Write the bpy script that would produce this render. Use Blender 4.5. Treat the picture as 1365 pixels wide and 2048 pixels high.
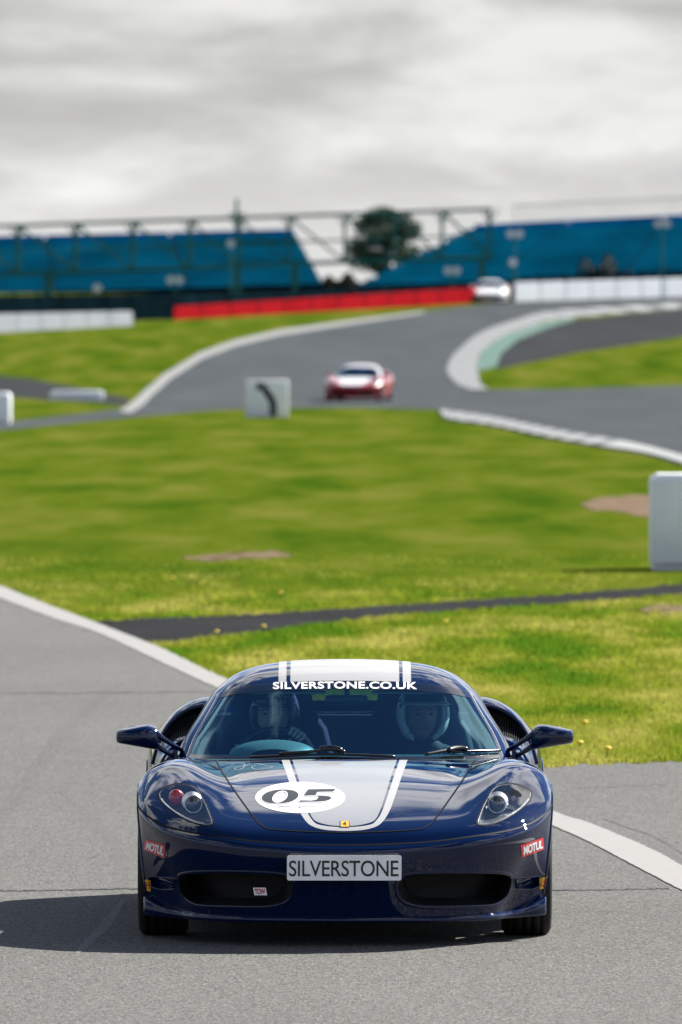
import bpy, bmesh, math, random
import numpy as np
from mathutils import Vector, Matrix
from mathutils.bvhtree import BVHTree
from mathutils.geometry import delaunay_2d_cdt

for _o in list(bpy.data.objects):
    bpy.data.objects.remove(_o)
scene = bpy.context.scene
col = scene.collection
R = math.radians
random.seed(5)
rng = np.random.default_rng(5)

# ------------------------------------------------------------------ camera
FPX = 19096.0            # focal length in photograph pixels (335 mm on full frame)
CAMX, CAMD, CAMH = -0.018, 44.0, 2.85
HOR, CX = 634.0, 682.5   # horizon row and centre column of the photograph
cd = bpy.data.cameras.new('camera')
cam = bpy.data.objects.new('camera', cd)
col.objects.link(cam)
cam.location = (CAMX, -CAMD, CAMH)
cam.rotation_euler = (R(90), 0, 0)
cd.sensor_fit = 'VERTICAL'
cd.sensor_height = 36.0
cd.lens = FPX / 2048 * 36.0
cd.shift_y = -(1024 - HOR) / 2048
cd.clip_start = 1.0
cd.clip_end = 20000
cd.dof.use_dof = True
cd.dof.focus_distance = 43.6
cd.dof.aperture_fstop = cd.lens / 47.0
scene.camera = cam

# ------------------------------------------------------------------ light
SUN = Vector((1.0, 0.86, 1.0)).normalized()
sun_el = math.asin(SUN.z)
sun_az = math.atan2(SUN.x, SUN.y)
sl = bpy.data.lights.new('sun', 'SUN')
sl.energy = 5.0
sl.angle = R(0.5)
sl.color = (1.0, 0.95, 0.87)
so = bpy.data.objects.new('sun', sl)
col.objects.link(so)
so.rotation_euler = SUN.to_track_quat('Z', 'Y').to_euler()
so.location = SUN * 60

scene.view_settings.view_transform = 'Standard'
scene.view_settings.look = 'None'
scene.view_settings.exposure = 1.5
scene.view_settings.gamma = 1.0
scene.render.engine = 'CYCLES'
scene.cycles.use_denoising = True
scene.cycles.max_bounces = 10
scene.cycles.transparent_max_bounces = 16

w = bpy.data.worlds.new('World')
scene.world = w
w.use_nodes = True
def build_sky():
    nt = w.node_tree
    nt.nodes.clear()
    N, L = nt.nodes.new, nt.links.new
    out = N('ShaderNodeOutputWorld')
    tc = N('ShaderNodeTexCoord')
    sky = N('ShaderNodeTexSky'); sky.sky_type = 'NISHITA'; sky.sun_disc = False
    sky.sun_elevation = sun_el; sky.sun_rotation = sun_az
    sky.air_density = 0.65; sky.dust_density = 0.2; sky.ozone_density = 6.0
    bg1 = N('ShaderNodeBackground'); bg1.inputs[1].default_value = 0.05
    L(sky.outputs[0], bg1.inputs[0])
    sep = N('ShaderNodeSeparateXYZ'); L(tc.outputs['Generated'], sep.inputs[0])
    def math_(op, a, b=None, clamp=False):
        n = N('ShaderNodeMath'); n.operation = op; n.use_clamp = clamp
        for i, v in enumerate((a, b)):
            if v is None: continue
            if isinstance(v, (int, float)): n.inputs[i].default_value = v
            else: L(v, n.inputs[i])
        return n.outputs[0]
    def maprange(v, a, b, c, d, smooth=True):
        n = N('ShaderNodeMapRange'); n.interpolation_type = 'SMOOTHSTEP' if smooth else 'LINEAR'
        L(v, n.inputs[0])
        for i, q in enumerate((a, b, c, d)): n.inputs[i + 1].default_value = q
        return n.outputs[0]
    def noise(vec, scale, detail, rough, dist=0.0):
        n = N('ShaderNodeTexNoise'); n.inputs['Scale'].default_value = scale
        n.inputs['Detail'].default_value = detail; n.inputs['Roughness'].default_value = rough
        n.inputs['Distortion'].default_value = dist
        L(vec, n.inputs['Vector'])
        return n.outputs[0]
    # high sky: a flat broken cloud deck seen in perspective
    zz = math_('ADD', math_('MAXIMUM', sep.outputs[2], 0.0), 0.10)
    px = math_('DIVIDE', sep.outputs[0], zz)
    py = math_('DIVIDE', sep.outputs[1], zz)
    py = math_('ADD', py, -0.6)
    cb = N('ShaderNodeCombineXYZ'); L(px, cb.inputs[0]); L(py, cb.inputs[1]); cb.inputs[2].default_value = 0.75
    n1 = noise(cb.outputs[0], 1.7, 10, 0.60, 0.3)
    n1 = math_('SUBTRACT', n1, maprange(sep.outputs[2], 0.50, 0.90, 0.0, 0.07))   # unseen clouds thinned overhead to lower the ambient light
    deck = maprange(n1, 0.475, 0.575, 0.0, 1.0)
    # low sky: layered cloud banks near the horizon, all round
    mp = N('ShaderNodeMapping'); mp.inputs['Scale'].default_value = (25, 25, 84)
    mp.inputs['Location'].default_value = (2.3, 0.6, 0.35)
    L(tc.outputs['Generated'], mp.inputs[0])
    n2 = noise(mp.outputs[0], 1.0, 8, 0.54, 0.2)
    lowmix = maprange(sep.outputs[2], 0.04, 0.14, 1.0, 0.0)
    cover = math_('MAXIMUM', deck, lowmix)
    # brightness of the cloud
    b_low = maprange(n2, 0.37, 0.62, 0.185, 0.305)
    glow = maprange(sep.outputs[2], 0.002, 0.024, 0.095, 0.0)
    b_low = math_('ADD', b_low, glow)
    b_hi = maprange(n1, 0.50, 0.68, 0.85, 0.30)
    # unseen high cloud made brighter sunward, dimmer behind, to shape reflections and ambient
    dt = N('ShaderNodeVectorMath'); dt.operation = 'DOT_PRODUCT'; dt.inputs[1].default_value = SUN[:]
    L(tc.outputs['Generated'], dt.inputs[0])
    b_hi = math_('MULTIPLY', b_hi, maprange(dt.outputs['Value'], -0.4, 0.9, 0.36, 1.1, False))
    b_low = math_('MULTIPLY', b_low, maprange(dt.outputs['Value'], -0.8, 0.5, 1.0, 1.0, False))
    mixb = N('ShaderNodeMix'); mixb.data_type = 'FLOAT'
    L(lowmix, mixb.inputs['Factor']); L(b_hi, mixb.inputs['A']); L(b_low, mixb.inputs['B'])
    bg2 = N('ShaderNodeBackground'); bg2.inputs[0].default_value = (1.0, 0.992, 0.97, 1)
    L(mixb.outputs['Result'], bg2.inputs[1])
    ms = N('ShaderNodeMixShader')
    L(cover, ms.inputs[0]); L(bg1.outputs[0], ms.inputs[1]); L(bg2.outputs[0], ms.inputs[2])
    L(ms.outputs[0], out.inputs[0])
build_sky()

# ------------------------------------------------------------------ helpers
def put(o, parent=None, label=None, cat=None, group=None, kind=None, category=None):
    cat = cat or category
    if parent is not None: o.parent = parent
    if label: o['label'] = label
    if cat: o['category'] = cat
    if group: o['group'] = group
    if kind: o['kind'] = kind
    return o

def empty(name, loc=(0, 0, 0), **kw):
    o = bpy.data.objects.new(name, None)
    o.empty_display_size = 0.2
    col.objects.link(o)
    o.location = loc
    return put(o, **kw)

def mesh(name, verts, faces, mat, parent=None, smooth=True, normals=None, **kw):
    me = bpy.data.meshes.new(name)
    me.from_pydata([tuple(map(float, v)) for v in verts], [], [tuple(int(i) for i in f) for f in faces])
    if smooth:
        me.polygons.foreach_set('use_smooth', [True] * len(me.polygons))
    me.update()
    if normals is not None:
        me.normals_split_custom_set_from_vertices([tuple(map(float, n)) for n in normals])
    for m in (mat if isinstance(mat, (list, tuple)) else [mat]):
        me.materials.append(m)
    o = bpy.data.objects.new(name, me)
    col.objects.link(o)
    return put(o, parent, **kw)

class MB:
    """collects simple shapes into one mesh"""
    def __init__(s): s.v, s.f = [], []
    def add(s, v, f):
        b = len(s.v)
        s.v += [tuple(map(float, p)) for p in v]
        s.f += [tuple(int(i) + b for i in q) for q in f]
        return s
    def box(s, x0, x1, y0, y1, z0, z1, bev=0.0):
        if bev <= 0:
            v = [(x, y, z) for x in (x0, x1) for y in (y0, y1) for z in (z0, z1)]
            return s.add(v, [(0, 1, 3, 2), (4, 6, 7, 5), (0, 4, 5, 1), (2, 3, 7, 6), (0, 2, 6, 4), (1, 5, 7, 3)])
        bm = bmesh.new(); bmesh.ops.create_cube(bm, size=1)
        for q in bm.verts:
            q.co = Vector(((x0 + x1) / 2 + q.co.x * (x1 - x0), (y0 + y1) / 2 + q.co.y * (y1 - y0), (z0 + z1) / 2 + q.co.z * (z1 - z0)))
        bmesh.ops.bevel(bm, geom=bm.edges[:], offset=bev, segments=2, affect='EDGES', profile=0.5)
        bm.verts.index_update()
        s.add([q.co[:] for q in bm.verts], [[q.index for q in f.verts] for f in bm.faces]); bm.free()
        return s
    def tube(s, pts, r, n=8, cap=True, sq=1.0):
        pts = [Vector(p) for p in pts]
        rs = r if isinstance(r, (list, tuple)) else [r] * len(pts)
        v, f = [], []
        up0 = None
        for i, p in enumerate(pts):
            t = (pts[min(i + 1, len(pts) - 1)] - pts[max(i - 1, 0)])
            t.normalize()
            ref = Vector((0, 0, 1)) if abs(t.z) < 0.95 else Vector((0, 1, 0))
            if up0 is not None: ref = up0
            a = t.cross(ref); a.normalize(); b = a.cross(t); b.normalize(); up0 = b
            for k in range(n):
                th = 2 * math.pi * k / n
                v.append(p + a * (rs[i] * math.cos(th)) + b * (rs[i] * sq * math.sin(th)))
        for i in range(len(pts) - 1):
            for k in range(n):
                f.append((i * n + k, i * n + (k + 1) % n, (i + 1) * n + (k + 1) % n, (i + 1) * n + k))
        if cap:
            f.append(tuple(range(n - 1, -1, -1))); f.append(tuple((len(pts) - 1) * n + k for k in range(n)))
        return s.add(v, f)
    def beam(s, a, b, w_, h_=None):
        h_ = h_ or w_
        a, b = Vector(a), Vector(b)
        t = (b - a).normalized()
        ref = Vector((0, 0, 1)) if abs(t.z) < 0.95 else Vector((0, 1, 0))
        p = t.cross(ref).normalized() * (w_ / 2); q = p.cross(t).normalized() * (h_ / 2)
        v = [c + i * p + j * q for c in (a, b) for i, j in ((-1, -1), (1, -1), (1, 1), (-1, 1))]
        return s.add(v, [(0, 1, 2, 3), (7, 6, 5, 4), (0, 4, 5, 1), (1, 5, 6, 2), (2, 6, 7, 3), (3, 7, 4, 0)])
    def lathe(s, prof, c, axis='x', n=64):
        """prof: (radius, offset along axis)"""
        v, f = [], []
        for r_, a_ in prof:
            for k in range(n):
                th = 2 * math.pi * k / n
                if axis == 'x': v.append((c[0] + a_, c[1] + r_ * math.cos(th), c[2] + r_ * math.sin(th)))
                elif axis == 'y': v.append((c[0] + r_ * math.cos(th), c[1] + a_, c[2] + r_ * math.sin(th)))
                else: v.append((c[0] + r_ * math.cos(th), c[1] + r_ * math.sin(th), c[2] + a_))
        for i in range(len(prof) - 1):
            for k in range(n):
                f.append((i * n + k, i * n + (k + 1) % n, (i + 1) * n + (k + 1) % n, (i + 1) * n + k))
        return s.add(v, f)
    def ellipsoid(s, c, rx, ry, rz, n=16, m=10, power=1.0):
        v, f = [], []
        for j in range(m + 1):
            ph = math.pi * j / m - math.pi / 2
            for k in range(n):
                th = 2 * math.pi * k / n
                cx, sx = math.cos(th), math.sin(th)
                cp = math.cos(ph)
                pw = lambda q: math.copysign(abs(q) ** power, q)
                v.append((c[0] + rx * pw(cp) * pw(cx), c[1] + ry * pw(cp) * pw(sx), c[2] + rz * pw(math.sin(ph))))
        for j in range(m):
            for k in range(n):
                f.append((j * n + k, j * n + (k + 1) % n, (j + 1) * n + (k + 1) % n, (j + 1) * n + k))
        return s.add(v, f)
    def build(s, name, mat, parent=None, smooth=False, **kw):
        return mesh(name, s.v, s.f, mat, parent, smooth, **kw)

def copy_tree(o, parent=None, label=None):
    c = o.copy(); col.objects.link(c)
    if parent is not None: c.parent = parent
    if label: c['label'] = label
    for ch in list(o.children):
        copy_tree(ch, c)
    return c

# ------------------------------------------------------------------ materials
def mat_nodes(name):
    m = bpy.data.materials.new(name); m.use_nodes = True
    nt = m.node_tree
    return m, nt, nt.nodes['Principled BSDF'], nt.nodes['Material Output']

def pmat(name, color, rough=0.5, metal=0.0, coat=0.0, spec=0.5, var=0.0, vscale=8.0, bump=0.0, bscale=60.0, coat_rough=0.03):
    m, nt, b, out = mat_nodes(name)
    b.inputs['Base Color'].default_value = (*color, 1)
    b.inputs['Roughness'].default_value = rough
    b.inputs['Metallic'].default_value = metal
    b.inputs['Coat Weight'].default_value = coat
    b.inputs['Coat Roughness'].default_value = coat_rough
    b.inputs['Specular IOR Level'].default_value = spec
    N, L = nt.nodes.new, nt.links.new
    if var > 0 or bump > 0:
        tc = N('ShaderNodeTexCoord')
    if var > 0:
        n = N('ShaderNodeTexNoise'); n.inputs['Scale'].default_value = vscale; n.inputs['Detail'].default_value = 6
        L(tc.outputs['Object'], n.inputs['Vector'])
        mr = N('ShaderNodeMapRange'); mr.inputs[3].default_value = 1 - var; mr.inputs[4].default_value = 1 + var
        mr.inputs[1].default_value = 0.3; mr.inputs[2].default_value = 0.7
        L(n.outputs[0], mr.inputs[0])
        mx = N('ShaderNodeVectorMath'); mx.operation = 'SCALE'; mx.inputs[0].default_value = color
        L(mr.outputs[0], mx.inputs['Scale']); L(mx.outputs[0], b.inputs['Base Color'])
    if bump > 0:
        n = N('ShaderNodeTexNoise'); n.inputs['Scale'].default_value = bscale; n.inputs['Detail'].default_value = 4
        L(tc.outputs['Object'], n.inputs['Vector'])
        bp = N('ShaderNodeBump'); bp.inputs['Strength'].default_value = bump; bp.inputs['Distance'].default_value = 0.01
        L(n.outputs[0], bp.inputs['Height']); L(bp.outputs[0], b.inputs['Normal'])
    return m

def glass_mat(name, tint, ior=1.5, rough=0.0, refl=1.0, coat=(1, 1, 1)):
    m, nt, b, out = mat_nodes(name)
    nt.nodes.remove(b)
    N, L = nt.nodes.new, nt.links.new
    tr = N('ShaderNodeBsdfTransparent'); tr.inputs[0].default_value = (*tint, 1)
    gl = N('ShaderNodeBsdfGlossy'); gl.inputs['Roughness'].default_value = rough; gl.inputs['Color'].default_value = (*coat, 1)
    fr = N('ShaderNodeFresnel'); fr.inputs[0].default_value = ior
    geo = N('ShaderNodeNewGeometry')
    ml = N('ShaderNodeMath'); ml.operation = 'MULTIPLY'; ml.inputs[1].default_value = refl
    L(fr.outputs[0], ml.inputs[0])
    # reflect on the outer side only
    inv = N('ShaderNodeMath'); inv.operation = 'SUBTRACT'; inv.inputs[0].default_value = 1.0
    L(geo.outputs['Backfacing'], inv.inputs[1])
    m2 = N('ShaderNodeMath'); m2.operation = 'MULTIPLY'; L(ml.outputs[0], m2.inputs[0]); L(inv.outputs[0], m2.inputs[1])
    mx = N('ShaderNodeMixShader'); L(m2.outputs[0], mx.inputs[0]); L(tr.outputs[0], mx.inputs[1]); L(gl.outputs[0], mx.inputs[2])
    L(mx.outputs[0], out.inputs[0])
    return m

def asphalt_mat(name, base, contrast=0.35, tint=(1.0, 0.985, 0.95), coarse=0.10, stretch=(1, 1, 1), spec=0.0):
    m, nt, b, out = mat_nodes(name)
    N, L = nt.nodes.new, nt.links.new
    tc = N('ShaderNodeTexCoord')
    mp = N('ShaderNodeMapping'); mp.inputs['Scale'].default_value = stretch
    L(tc.outputs['Object'], mp.inputs[0])
    fine = N('ShaderNodeTexNoise'); fine.inputs['Scale'].default_value = 80; fine.inputs['Detail'].default_value = 3; fine.inputs['Roughness'].default_value = 0.7
    L(tc.outputs['Object'], fine.inputs['Vector'])
    stone = N('ShaderNodeTexVoronoi'); stone.inputs['Scale'].default_value = 120
    L(tc.outputs['Object'], stone.inputs['Vector'])
    big = N('ShaderNodeTexNoise'); big.inputs['Scale'].default_value = 0.35; big.inputs['Detail'].default_value = 7; big.inputs['Roughness'].default_value = 0.6
    L(mp.outputs[0], big.inputs['Vector'])
    def mr(v, a, b_, c, d):
        n = N('ShaderNodeMapRange'); L(v, n.inputs[0])
        for i, q in enumerate((a, b_, c, d)): n.inputs[i + 1].default_value = q
        return n.outputs[0]
    def mul(a, b_):
        n = N('ShaderNodeMath'); n.operation = 'MULTIPLY'; L(a, n.inputs[0]); L(b_, n.inputs[1]); return n.outputs[0]
    f1 = mr(fine.outputs[0], 0.3, 0.7, 1 - contrast, 1 + contrast)
    sc = N('ShaderNodeSeparateColor'); L(stone.outputs['Color'], sc.inputs[0])
    f2 = mr(sc.outputs[0], 0, 1, 1 - contrast * 0.7, 1 + contrast * 0.7)
    f3 = mr(big.outputs[0], 0.25, 0.75, 1 - coarse, 1 + coarse)
    k = mul(mul(f1, f2), f3)
    vm = N('ShaderNodeVectorMath'); vm.operation = 'SCALE'; vm.inputs[0].default_value = [base * t for t in tint]
    L(k, vm.inputs['Scale']); L(vm.outputs[0], b.inputs['Base Color'])
    b.inputs['Roughness'].default_value = 0.9
    b.inputs['Specular IOR Level'].default_value = spec
    bp = N('ShaderNodeBump'); bp.inputs['Strength'].default_value = 0.55; bp.inputs['Distance'].default_value = 0.006
    hh = mul(f1, mr(stone.outputs['Distance'], 0, 0.8, 1.2, 0.5))
    L(hh, bp.inputs['Height']); L(bp.outputs[0], b.inputs['Normal'])
    return m

def grass_mat(name, c1, c2, c3, scale=0.5):
    m, nt, b, out = mat_nodes(name)
    N, L = nt.nodes.new, nt.links.new
    tc = N('ShaderNodeTexCoord')
    mp = N('ShaderNodeMapping'); mp.inputs['Scale'].default_value = (1, 0.13, 1)
    L(tc.outputs['Object'], mp.inputs[0])
    big = N('ShaderNodeTexNoise'); big.inputs['Scale'].default_value = scale; big.inputs['Detail'].default_value = 8; big.inputs['Roughness'].default_value = 0.62
    L(mp.outputs[0], big.inputs['Vector'])
    rp = N('ShaderNodeValToRGB')
    e = rp.color_ramp.elements
    e[0].position = 0.36; e[0].color = (*c1, 1)
    e[1].position = 0.66; e[1].color = (*c3, 1)
    q = e.new(0.5); q.color = (*c2, 1)
    L(big.outputs[0], rp.inputs[0])
    fine = N('ShaderNodeTexNoise'); fine.inputs['Scale'].default_value = 22; fine.inputs['Detail'].default_value = 5
    L(tc.outputs['Object'], fine.inputs['Vector'])
    mr = N('ShaderNodeMapRange'); mr.inputs[1].default_value = 0.3; mr.inputs[2].default_value = 0.7; mr.inputs[3].default_value = 0.72; mr.inputs[4].default_value = 1.28
    L(fine.outputs[0], mr.inputs[0])
    vm = N('ShaderNodeVectorMath'); vm.operation = 'SCALE'; L(rp.outputs[0], vm.inputs[0]); L(mr.outputs[0], vm.inputs['Scale'])
    L(vm.outputs[0], b.inputs['Base Color'])
    b.inputs['Roughness'].default_value = 1.0
    b.inputs['Specular IOR Level'].default_value = 0.0
    bp = N('ShaderNodeBump'); bp.inputs['Strength'].default_value = 0.6; bp.inputs['Distance'].default_value = 0.05
    L(fine.outputs[0], bp.inputs['Height']); L(bp.outputs[0], b.inputs['Normal'])
    return m

def worn_paint(name, color, wear=(0.2, 0.2, 0.2), amount=0.35, scale=6.0):
    m, nt, b, out = mat_nodes(name)
    N, L = nt.nodes.new, nt.links.new
    tc = N('ShaderNodeTexCoord')
    n = N('ShaderNodeTexNoise'); n.inputs['Scale'].default_value = scale; n.inputs['Detail'].default_value = 8; n.inputs['Roughness'].default_value = 0.7
    L(tc.outputs['Object'], n.inputs['Vector'])
    n2 = N('ShaderNodeTexNoise'); n2.inputs['Scale'].default_value = 110; n2.inputs['Detail'].default_value = 3
    L(tc.outputs['Object'], n2.inputs['Vector'])
    mr = N('ShaderNodeMapRange'); mr.inputs[1].default_value = 0.5; mr.inputs[2].default_value = 0.75; mr.inputs[3].default_value = 0.0; mr.inputs[4].default_value = amount
    L(n.outputs[0], mr.inputs[0])
    mr2 = N('ShaderNodeMapRange'); mr2.inputs[1].default_value = 0.45; mr2.inputs[2].default_value = 0.75; mr2.inputs[3].default_value = 0.0; mr2.inputs[4].default_value = amount
    L(n2.outputs[0], mr2.inputs[0])
    ad = N('ShaderNodeMath'); ad.operation = 'ADD'; ad.use_clamp = True; L(mr.outputs[0], ad.inputs[0]); L(mr2.outputs[0], ad.inputs[1])
    mx = N('ShaderNodeMix'); mx.data_type = 'RGBA'
    mx.inputs['A'].default_value = (*color, 1); mx.inputs['B'].default_value = (*wear, 1)
    L(ad.outputs[0], mx.inputs['Factor']); L(mx.outputs['Result'], b.inputs['Base Color'])
    b.inputs['Roughness'].default_value = 0.7
    return m
# ------------------------------------------------------------------ terrain
def zg(D):
    """ground height (m) at distance D from the photographer: flat, then a slow rise to the stands"""
    t = min(max(D - 300.0, 0.0), 225.0)
    return 0.0234 * t * t / (t + 60.0)

def G(px, py):
    """photograph pixel -> (x, D) on the ground"""
    lo, hi = 20.0, 900.0
    f = lambda D: HOR + FPX * (CAMH - zg(D)) / D - py
    prev = None
    D = 20.0
    while D < 900:
        if f(D) <= 0: break
        D *= 1.01
    lo, hi = D / 1.01, D
    for _ in range(40):
        m_ = (lo + hi) / 2
        if f(m_) > 0: lo = m_
        else: hi = m_
    D = (lo + hi) / 2
    return ((px - CX) * D / FPX + CAMX, D)

YCUTS = [290, 300, 308, 316, 325, 335, 346, 358, 371, 385, 400, 415, 430, 445, 460, 475, 490, 505, 515, 525]

def sheet(name, poly, mat, lift, parent=None, **kw):
    """poly: list of (x, D); a sheet that follows the terrain"""
    bm = bmesh.new()
    vs = [bm.verts.new((x, D - CAMD, 0)) for x, D in poly]
    f = bm.faces.new(vs)
    f.normal_update()
    if f.normal.z < 0: f.normal_flip()
    bmesh.ops.triangulate(bm, faces=bm.faces[:])
    for c in YCUTS:
        bmesh.ops.bisect_plane(bm, geom=bm.verts[:] + bm.edges[:] + bm.faces[:], plane_co=(0, c - CAMD, 0), plane_no=(0, 1, 0), dist=1e-5)
    for q in bm.verts:
        q.co.z = zg(q.co.y + CAMD) + lift
    bmesh.ops.triangulate(bm, faces=bm.faces[:])
    me = bpy.data.meshes.new(name); bm.to_mesh(me); bm.free()
    me.materials.append(mat)
    o = bpy.data.objects.new(name, me); col.objects.link(o)
    return put(o, parent, **kw)

def smooth_path(pts, n=8):
    """Catmull-Rom through 2D/3D points"""
    P = [np.array(p, float) for p in pts]
    P = [2 * P[0] - P[1]] + P + [2 * P[-1] - P[-2]]
    out = []
    for i in range(1, len(P) - 2):
        for k in range(n):
            t = k / n
            out.append(0.5 * (2 * P[i] + (P[i + 1] - P[i - 1]) * t + (2 * P[i - 1] - 5 * P[i] + 4 * P[i + 1] - P[i + 2]) * t * t
                              + (-P[i - 1] + 3 * P[i] - 3 * P[i + 1] + P[i + 2]) * t ** 3))
    out.append(P[-2])
    return out

M = {}
M['grass'] = grass_mat('grass_ground', (0.030, 0.062, 0.004), (0.060, 0.085, 0.007), (0.098, 0.104, 0.018), 0.55)
M['asphalt'] = asphalt_mat('asphalt_pit_road', 0.104, 0.80, (1.0, 0.995, 0.95), 0.13, (1, 0.35, 1), 0.12)
M['track'] = asphalt_mat('asphalt_track', 0.063, 0.2, (0.96, 1.08, 1.17), 0.16, (1, 0.1, 1))
M['dark_asphalt'] = asphalt_mat('asphalt_dark', 0.038, 0.3, (0.95, 1.03, 1.12), 0.15, (1, 0.1, 1))
M['gravel'] = asphalt_mat('gravel_dark', 0.030, 0.8, (0.96, 1.0, 1.06), 0.2)
M['line'] = worn_paint('white_line_paint', (0.205, 0.199, 0.192), (0.12, 0.118, 0.112), 0.28, 2.5)
M['kerb_white'] = worn_paint('kerb_white', (0.20, 0.21, 0.212), (0.12, 0.12, 0.12), 0.3, 1.0)
M['kerb_grey'] = worn_paint('kerb_grey', (0.045, 0.052, 0.057), (0.04, 0.04, 0.04), 0.3, 1.0)
M['kerb_green'] = worn_paint('kerb_green', (0.005, 0.072, 0.046), (0.03, 0.05, 0.04), 0.3, 1.0)
M['soil'] = pmat('bare_soil', (0.135, 0.098, 0.070), 0.95, spec=0.0, var=0.45, vscale=4, bump=0.5, bscale=30)
M['tar'] = pmat('tar_joint', (0.012, 0.012, 0.013), 0.6)

# base ground
def build_ground():
    ys = [-60, -20, 0, 30, 60, 100, 150, 200] + [c - CAMD for c in YCUTS] + [600, 1200, 4000, 9000]
    xs = [-3000, -300, -60, -20, 0, 20, 60, 300, 3000]
    v = [(x, y, zg(y + CAMD)) for y in ys for x in xs]
    n = len(xs)
    f = [(j * n + i, j * n + i + 1, (j + 1) * n + i + 1, (j + 1) * n + i) for j in range(len(ys) - 1) for i in range(n - 1)]
    mesh('ground', v, f, M['grass'], smooth=False, kind='structure', label='rolling green grass field around the race circuit', category='ground')
build_ground()

# the white line of the pit road: upper and lower edge, far to near
LU = [G(*p) for p in ((0, 1172.5), (99, 1212), (231, 1261.5), (330, 1301), (448, 1357), (700, 1452), (930, 1546), (1109.5, 1626), (1172.5, 1646.5), (1240.7, 1674), (1309, 1704), (1365, 1735))]
LL = [G(*p) for p in ((0, 1197), (99, 1235), (198, 1268), (297, 1314), (428.6, 1375), (680, 1479), (915, 1576), (1111, 1657), (1172.5, 1684), (1240.7, 1719.7), (1309, 1755.5), (1365, 1785))]
def ext(path):
    a, b = np.array(path[0]), np.array(path[1])
    far = [tuple(a + (a - b) * k) for k in (9, 4, 1.5)]
    c, d = np.array(path[-2]), np.array(path[-1])
    near = [tuple(d + (d - c) * k) for k in (1.0, 2.5, 6.0, 12.0)]
    return far + list(path) + near
LU, LL = ext(LU), ext(LL)
lu = smooth_path(LU, 40); ll = smooth_path(LL, 40)
lu = [p + np.array([random.uniform(-1, 1), 0]) * .00009 * p[1] for p in lu]; ll = [p + np.array([random.uniform(-1, 1), 0]) * .00009 * p[1] for p in ll]
edge_far = [p for p in lu if p[1] > 62.5]
A = [(-70, 8), (-70, 190)] + [(float(p[0]), float(p[1])) for p in edge_far]
edge_grass = [(0.78, 61.4), (1.0, 60.95), G(1087, 1537), G(1165, 1531), G(1241, 1529), G(1300, 1527), G(1365, 1524), (8, 63), (60, 70), (60, 8)]
def ragged(pts, n, amp):
    out = []
    for a, b in zip(pts[:-1], pts[1:]):
        for k in range(n):
            t = k / n
            out.append((a[0] + (b[0] - a[0]) * t, a[1] + (b[1] - a[1]) * t + random.uniform(-amp, amp)))
    return out
A += ragged(edge_grass[:7], 14, .16) + edge_grass[6:]
sheet('pit_road', A, M['asphalt'], 0.006, kind='structure', label='grey asphalt pit road under the blue car', category='road')
sheet('road_line', [(float(p[0]), float(p[1])) for p in lu] + [(float(p[0]), float(p[1])) for p in reversed(ll)], M['line'], 0.011,
      kind='structure', label='broad worn white line curving along the pit road edge', category='road marking')

# dark gravel strip across the grass
GS = [G(*p) for p in ((150, 1244), (210, 1243), (300, 1237), (440, 1232), (560, 1226), (640, 1221), (760, 1213), (880, 1206), (1000, 1198), (1180, 1185), (1365, 1168), (1500, 1155))]
GS2 = [G(*p) for p in ((1500, 1174), (1365, 1188), (1180, 1203), (1000, 1213), (880, 1223), (760, 1235), (640, 1246), (560, 1258), (460, 1272), (400, 1279), (330, 1287), (250, 1285))]
GS = ragged(GS, 16, .35); GS2 = ragged(GS2, 16, .35)
sheet('service_path', GS + GS2, M['gravel'], 0.004, kind='structure', label='dark gravel strip crossing the grass behind the pit road', category='path')

# far track
low = [(-200, 893), (-60, 868), (0, 861), (120, 849), (250, 836), (400, 823), (500, 817), (700, 815), (880, 819), (985, 834), (1133, 864), (1258, 885), (1365, 912), (1450, 940)]
outer_kerb = [(945, 779), (933, 777), (912, 766), (897, 748), (895, 735), (903, 717), (918, 700), (963, 665), (1033, 640), (1113, 622), (1365, 606), (1480, 601)]
top = [(1480, 588), (1365, 592), (1200, 598), (1030, 604), (960, 610), (850, 622), (700, 641), (560, 660), (470, 680), (400, 705), (330, 747), (290, 780), (262, 806), (240, 818), (120, 833), (0, 846), (-60, 852), (-200, 872)]
TRK = low + [(1450, 775), (1365, 771), (1230, 775), (1100, 779), (980, 779)] + outer_kerb + top
sheet('race_track', [G(*p) for p in TRK], M['track'], 0.006, kind='structure', label='grey race track bending through an S curve', category='race track')
inner_kerb = [(963, 775), (960, 760), (955, 730), (968, 700), (1003, 675), (1063, 652), (1133, 637), (1365, 616), (1480, 611)]
green_in = [(993, 733), (998, 722), (1008, 705), (1036, 680), (1095, 656), (1150, 640)]
apron = [(1480, 611), (1365, 616), (1150, 640), (1095, 656), (1036, 680), (1003, 707), (993, 733), (990, 739), (1030, 731), (1150, 706), (1260, 690), (1365, 673), (1480, 655)]
sheet('track_apron', [G(*p) for p in apron], M['dark_asphalt'], 0.005, kind='structure', label='dark asphalt run-off inside the striped kerb', category='run-off')
grn = [(955, 730), (968, 700), (1003, 675), (1063, 652), (1133, 637), (1150, 640)] + [(1095, 656), (1036, 680), (1003, 707), (993, 733), (960, 742)]
sheet('kerb_apron', [G(*p) for p in grn], M['kerb_green'], 0.010, kind='structure', label='green painted strip behind the striped kerb', category='painted strip')
side_road = [(-200, 730), (0, 753), (60, 758), (160, 776), (262, 798), (250, 812), (200, 806), (100, 800), (0, 792), (-200, 770)]
sheet('side_road', [G(*p) for p in side_road], M['dark_asphalt'], 0.004, kind='structure', label='dark side road joining the track from the left', category='road')
el = [(238, 822), (262, 806), (290, 780), (330, 747), (400, 705), (470, 680), (560, 660), (700, 641), (850, 622)]
el2 = [(850, 626), (700, 649), (560, 671), (470, 693), (405, 718), (342, 758), (305, 791), (280, 815), (262, 826)]
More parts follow.
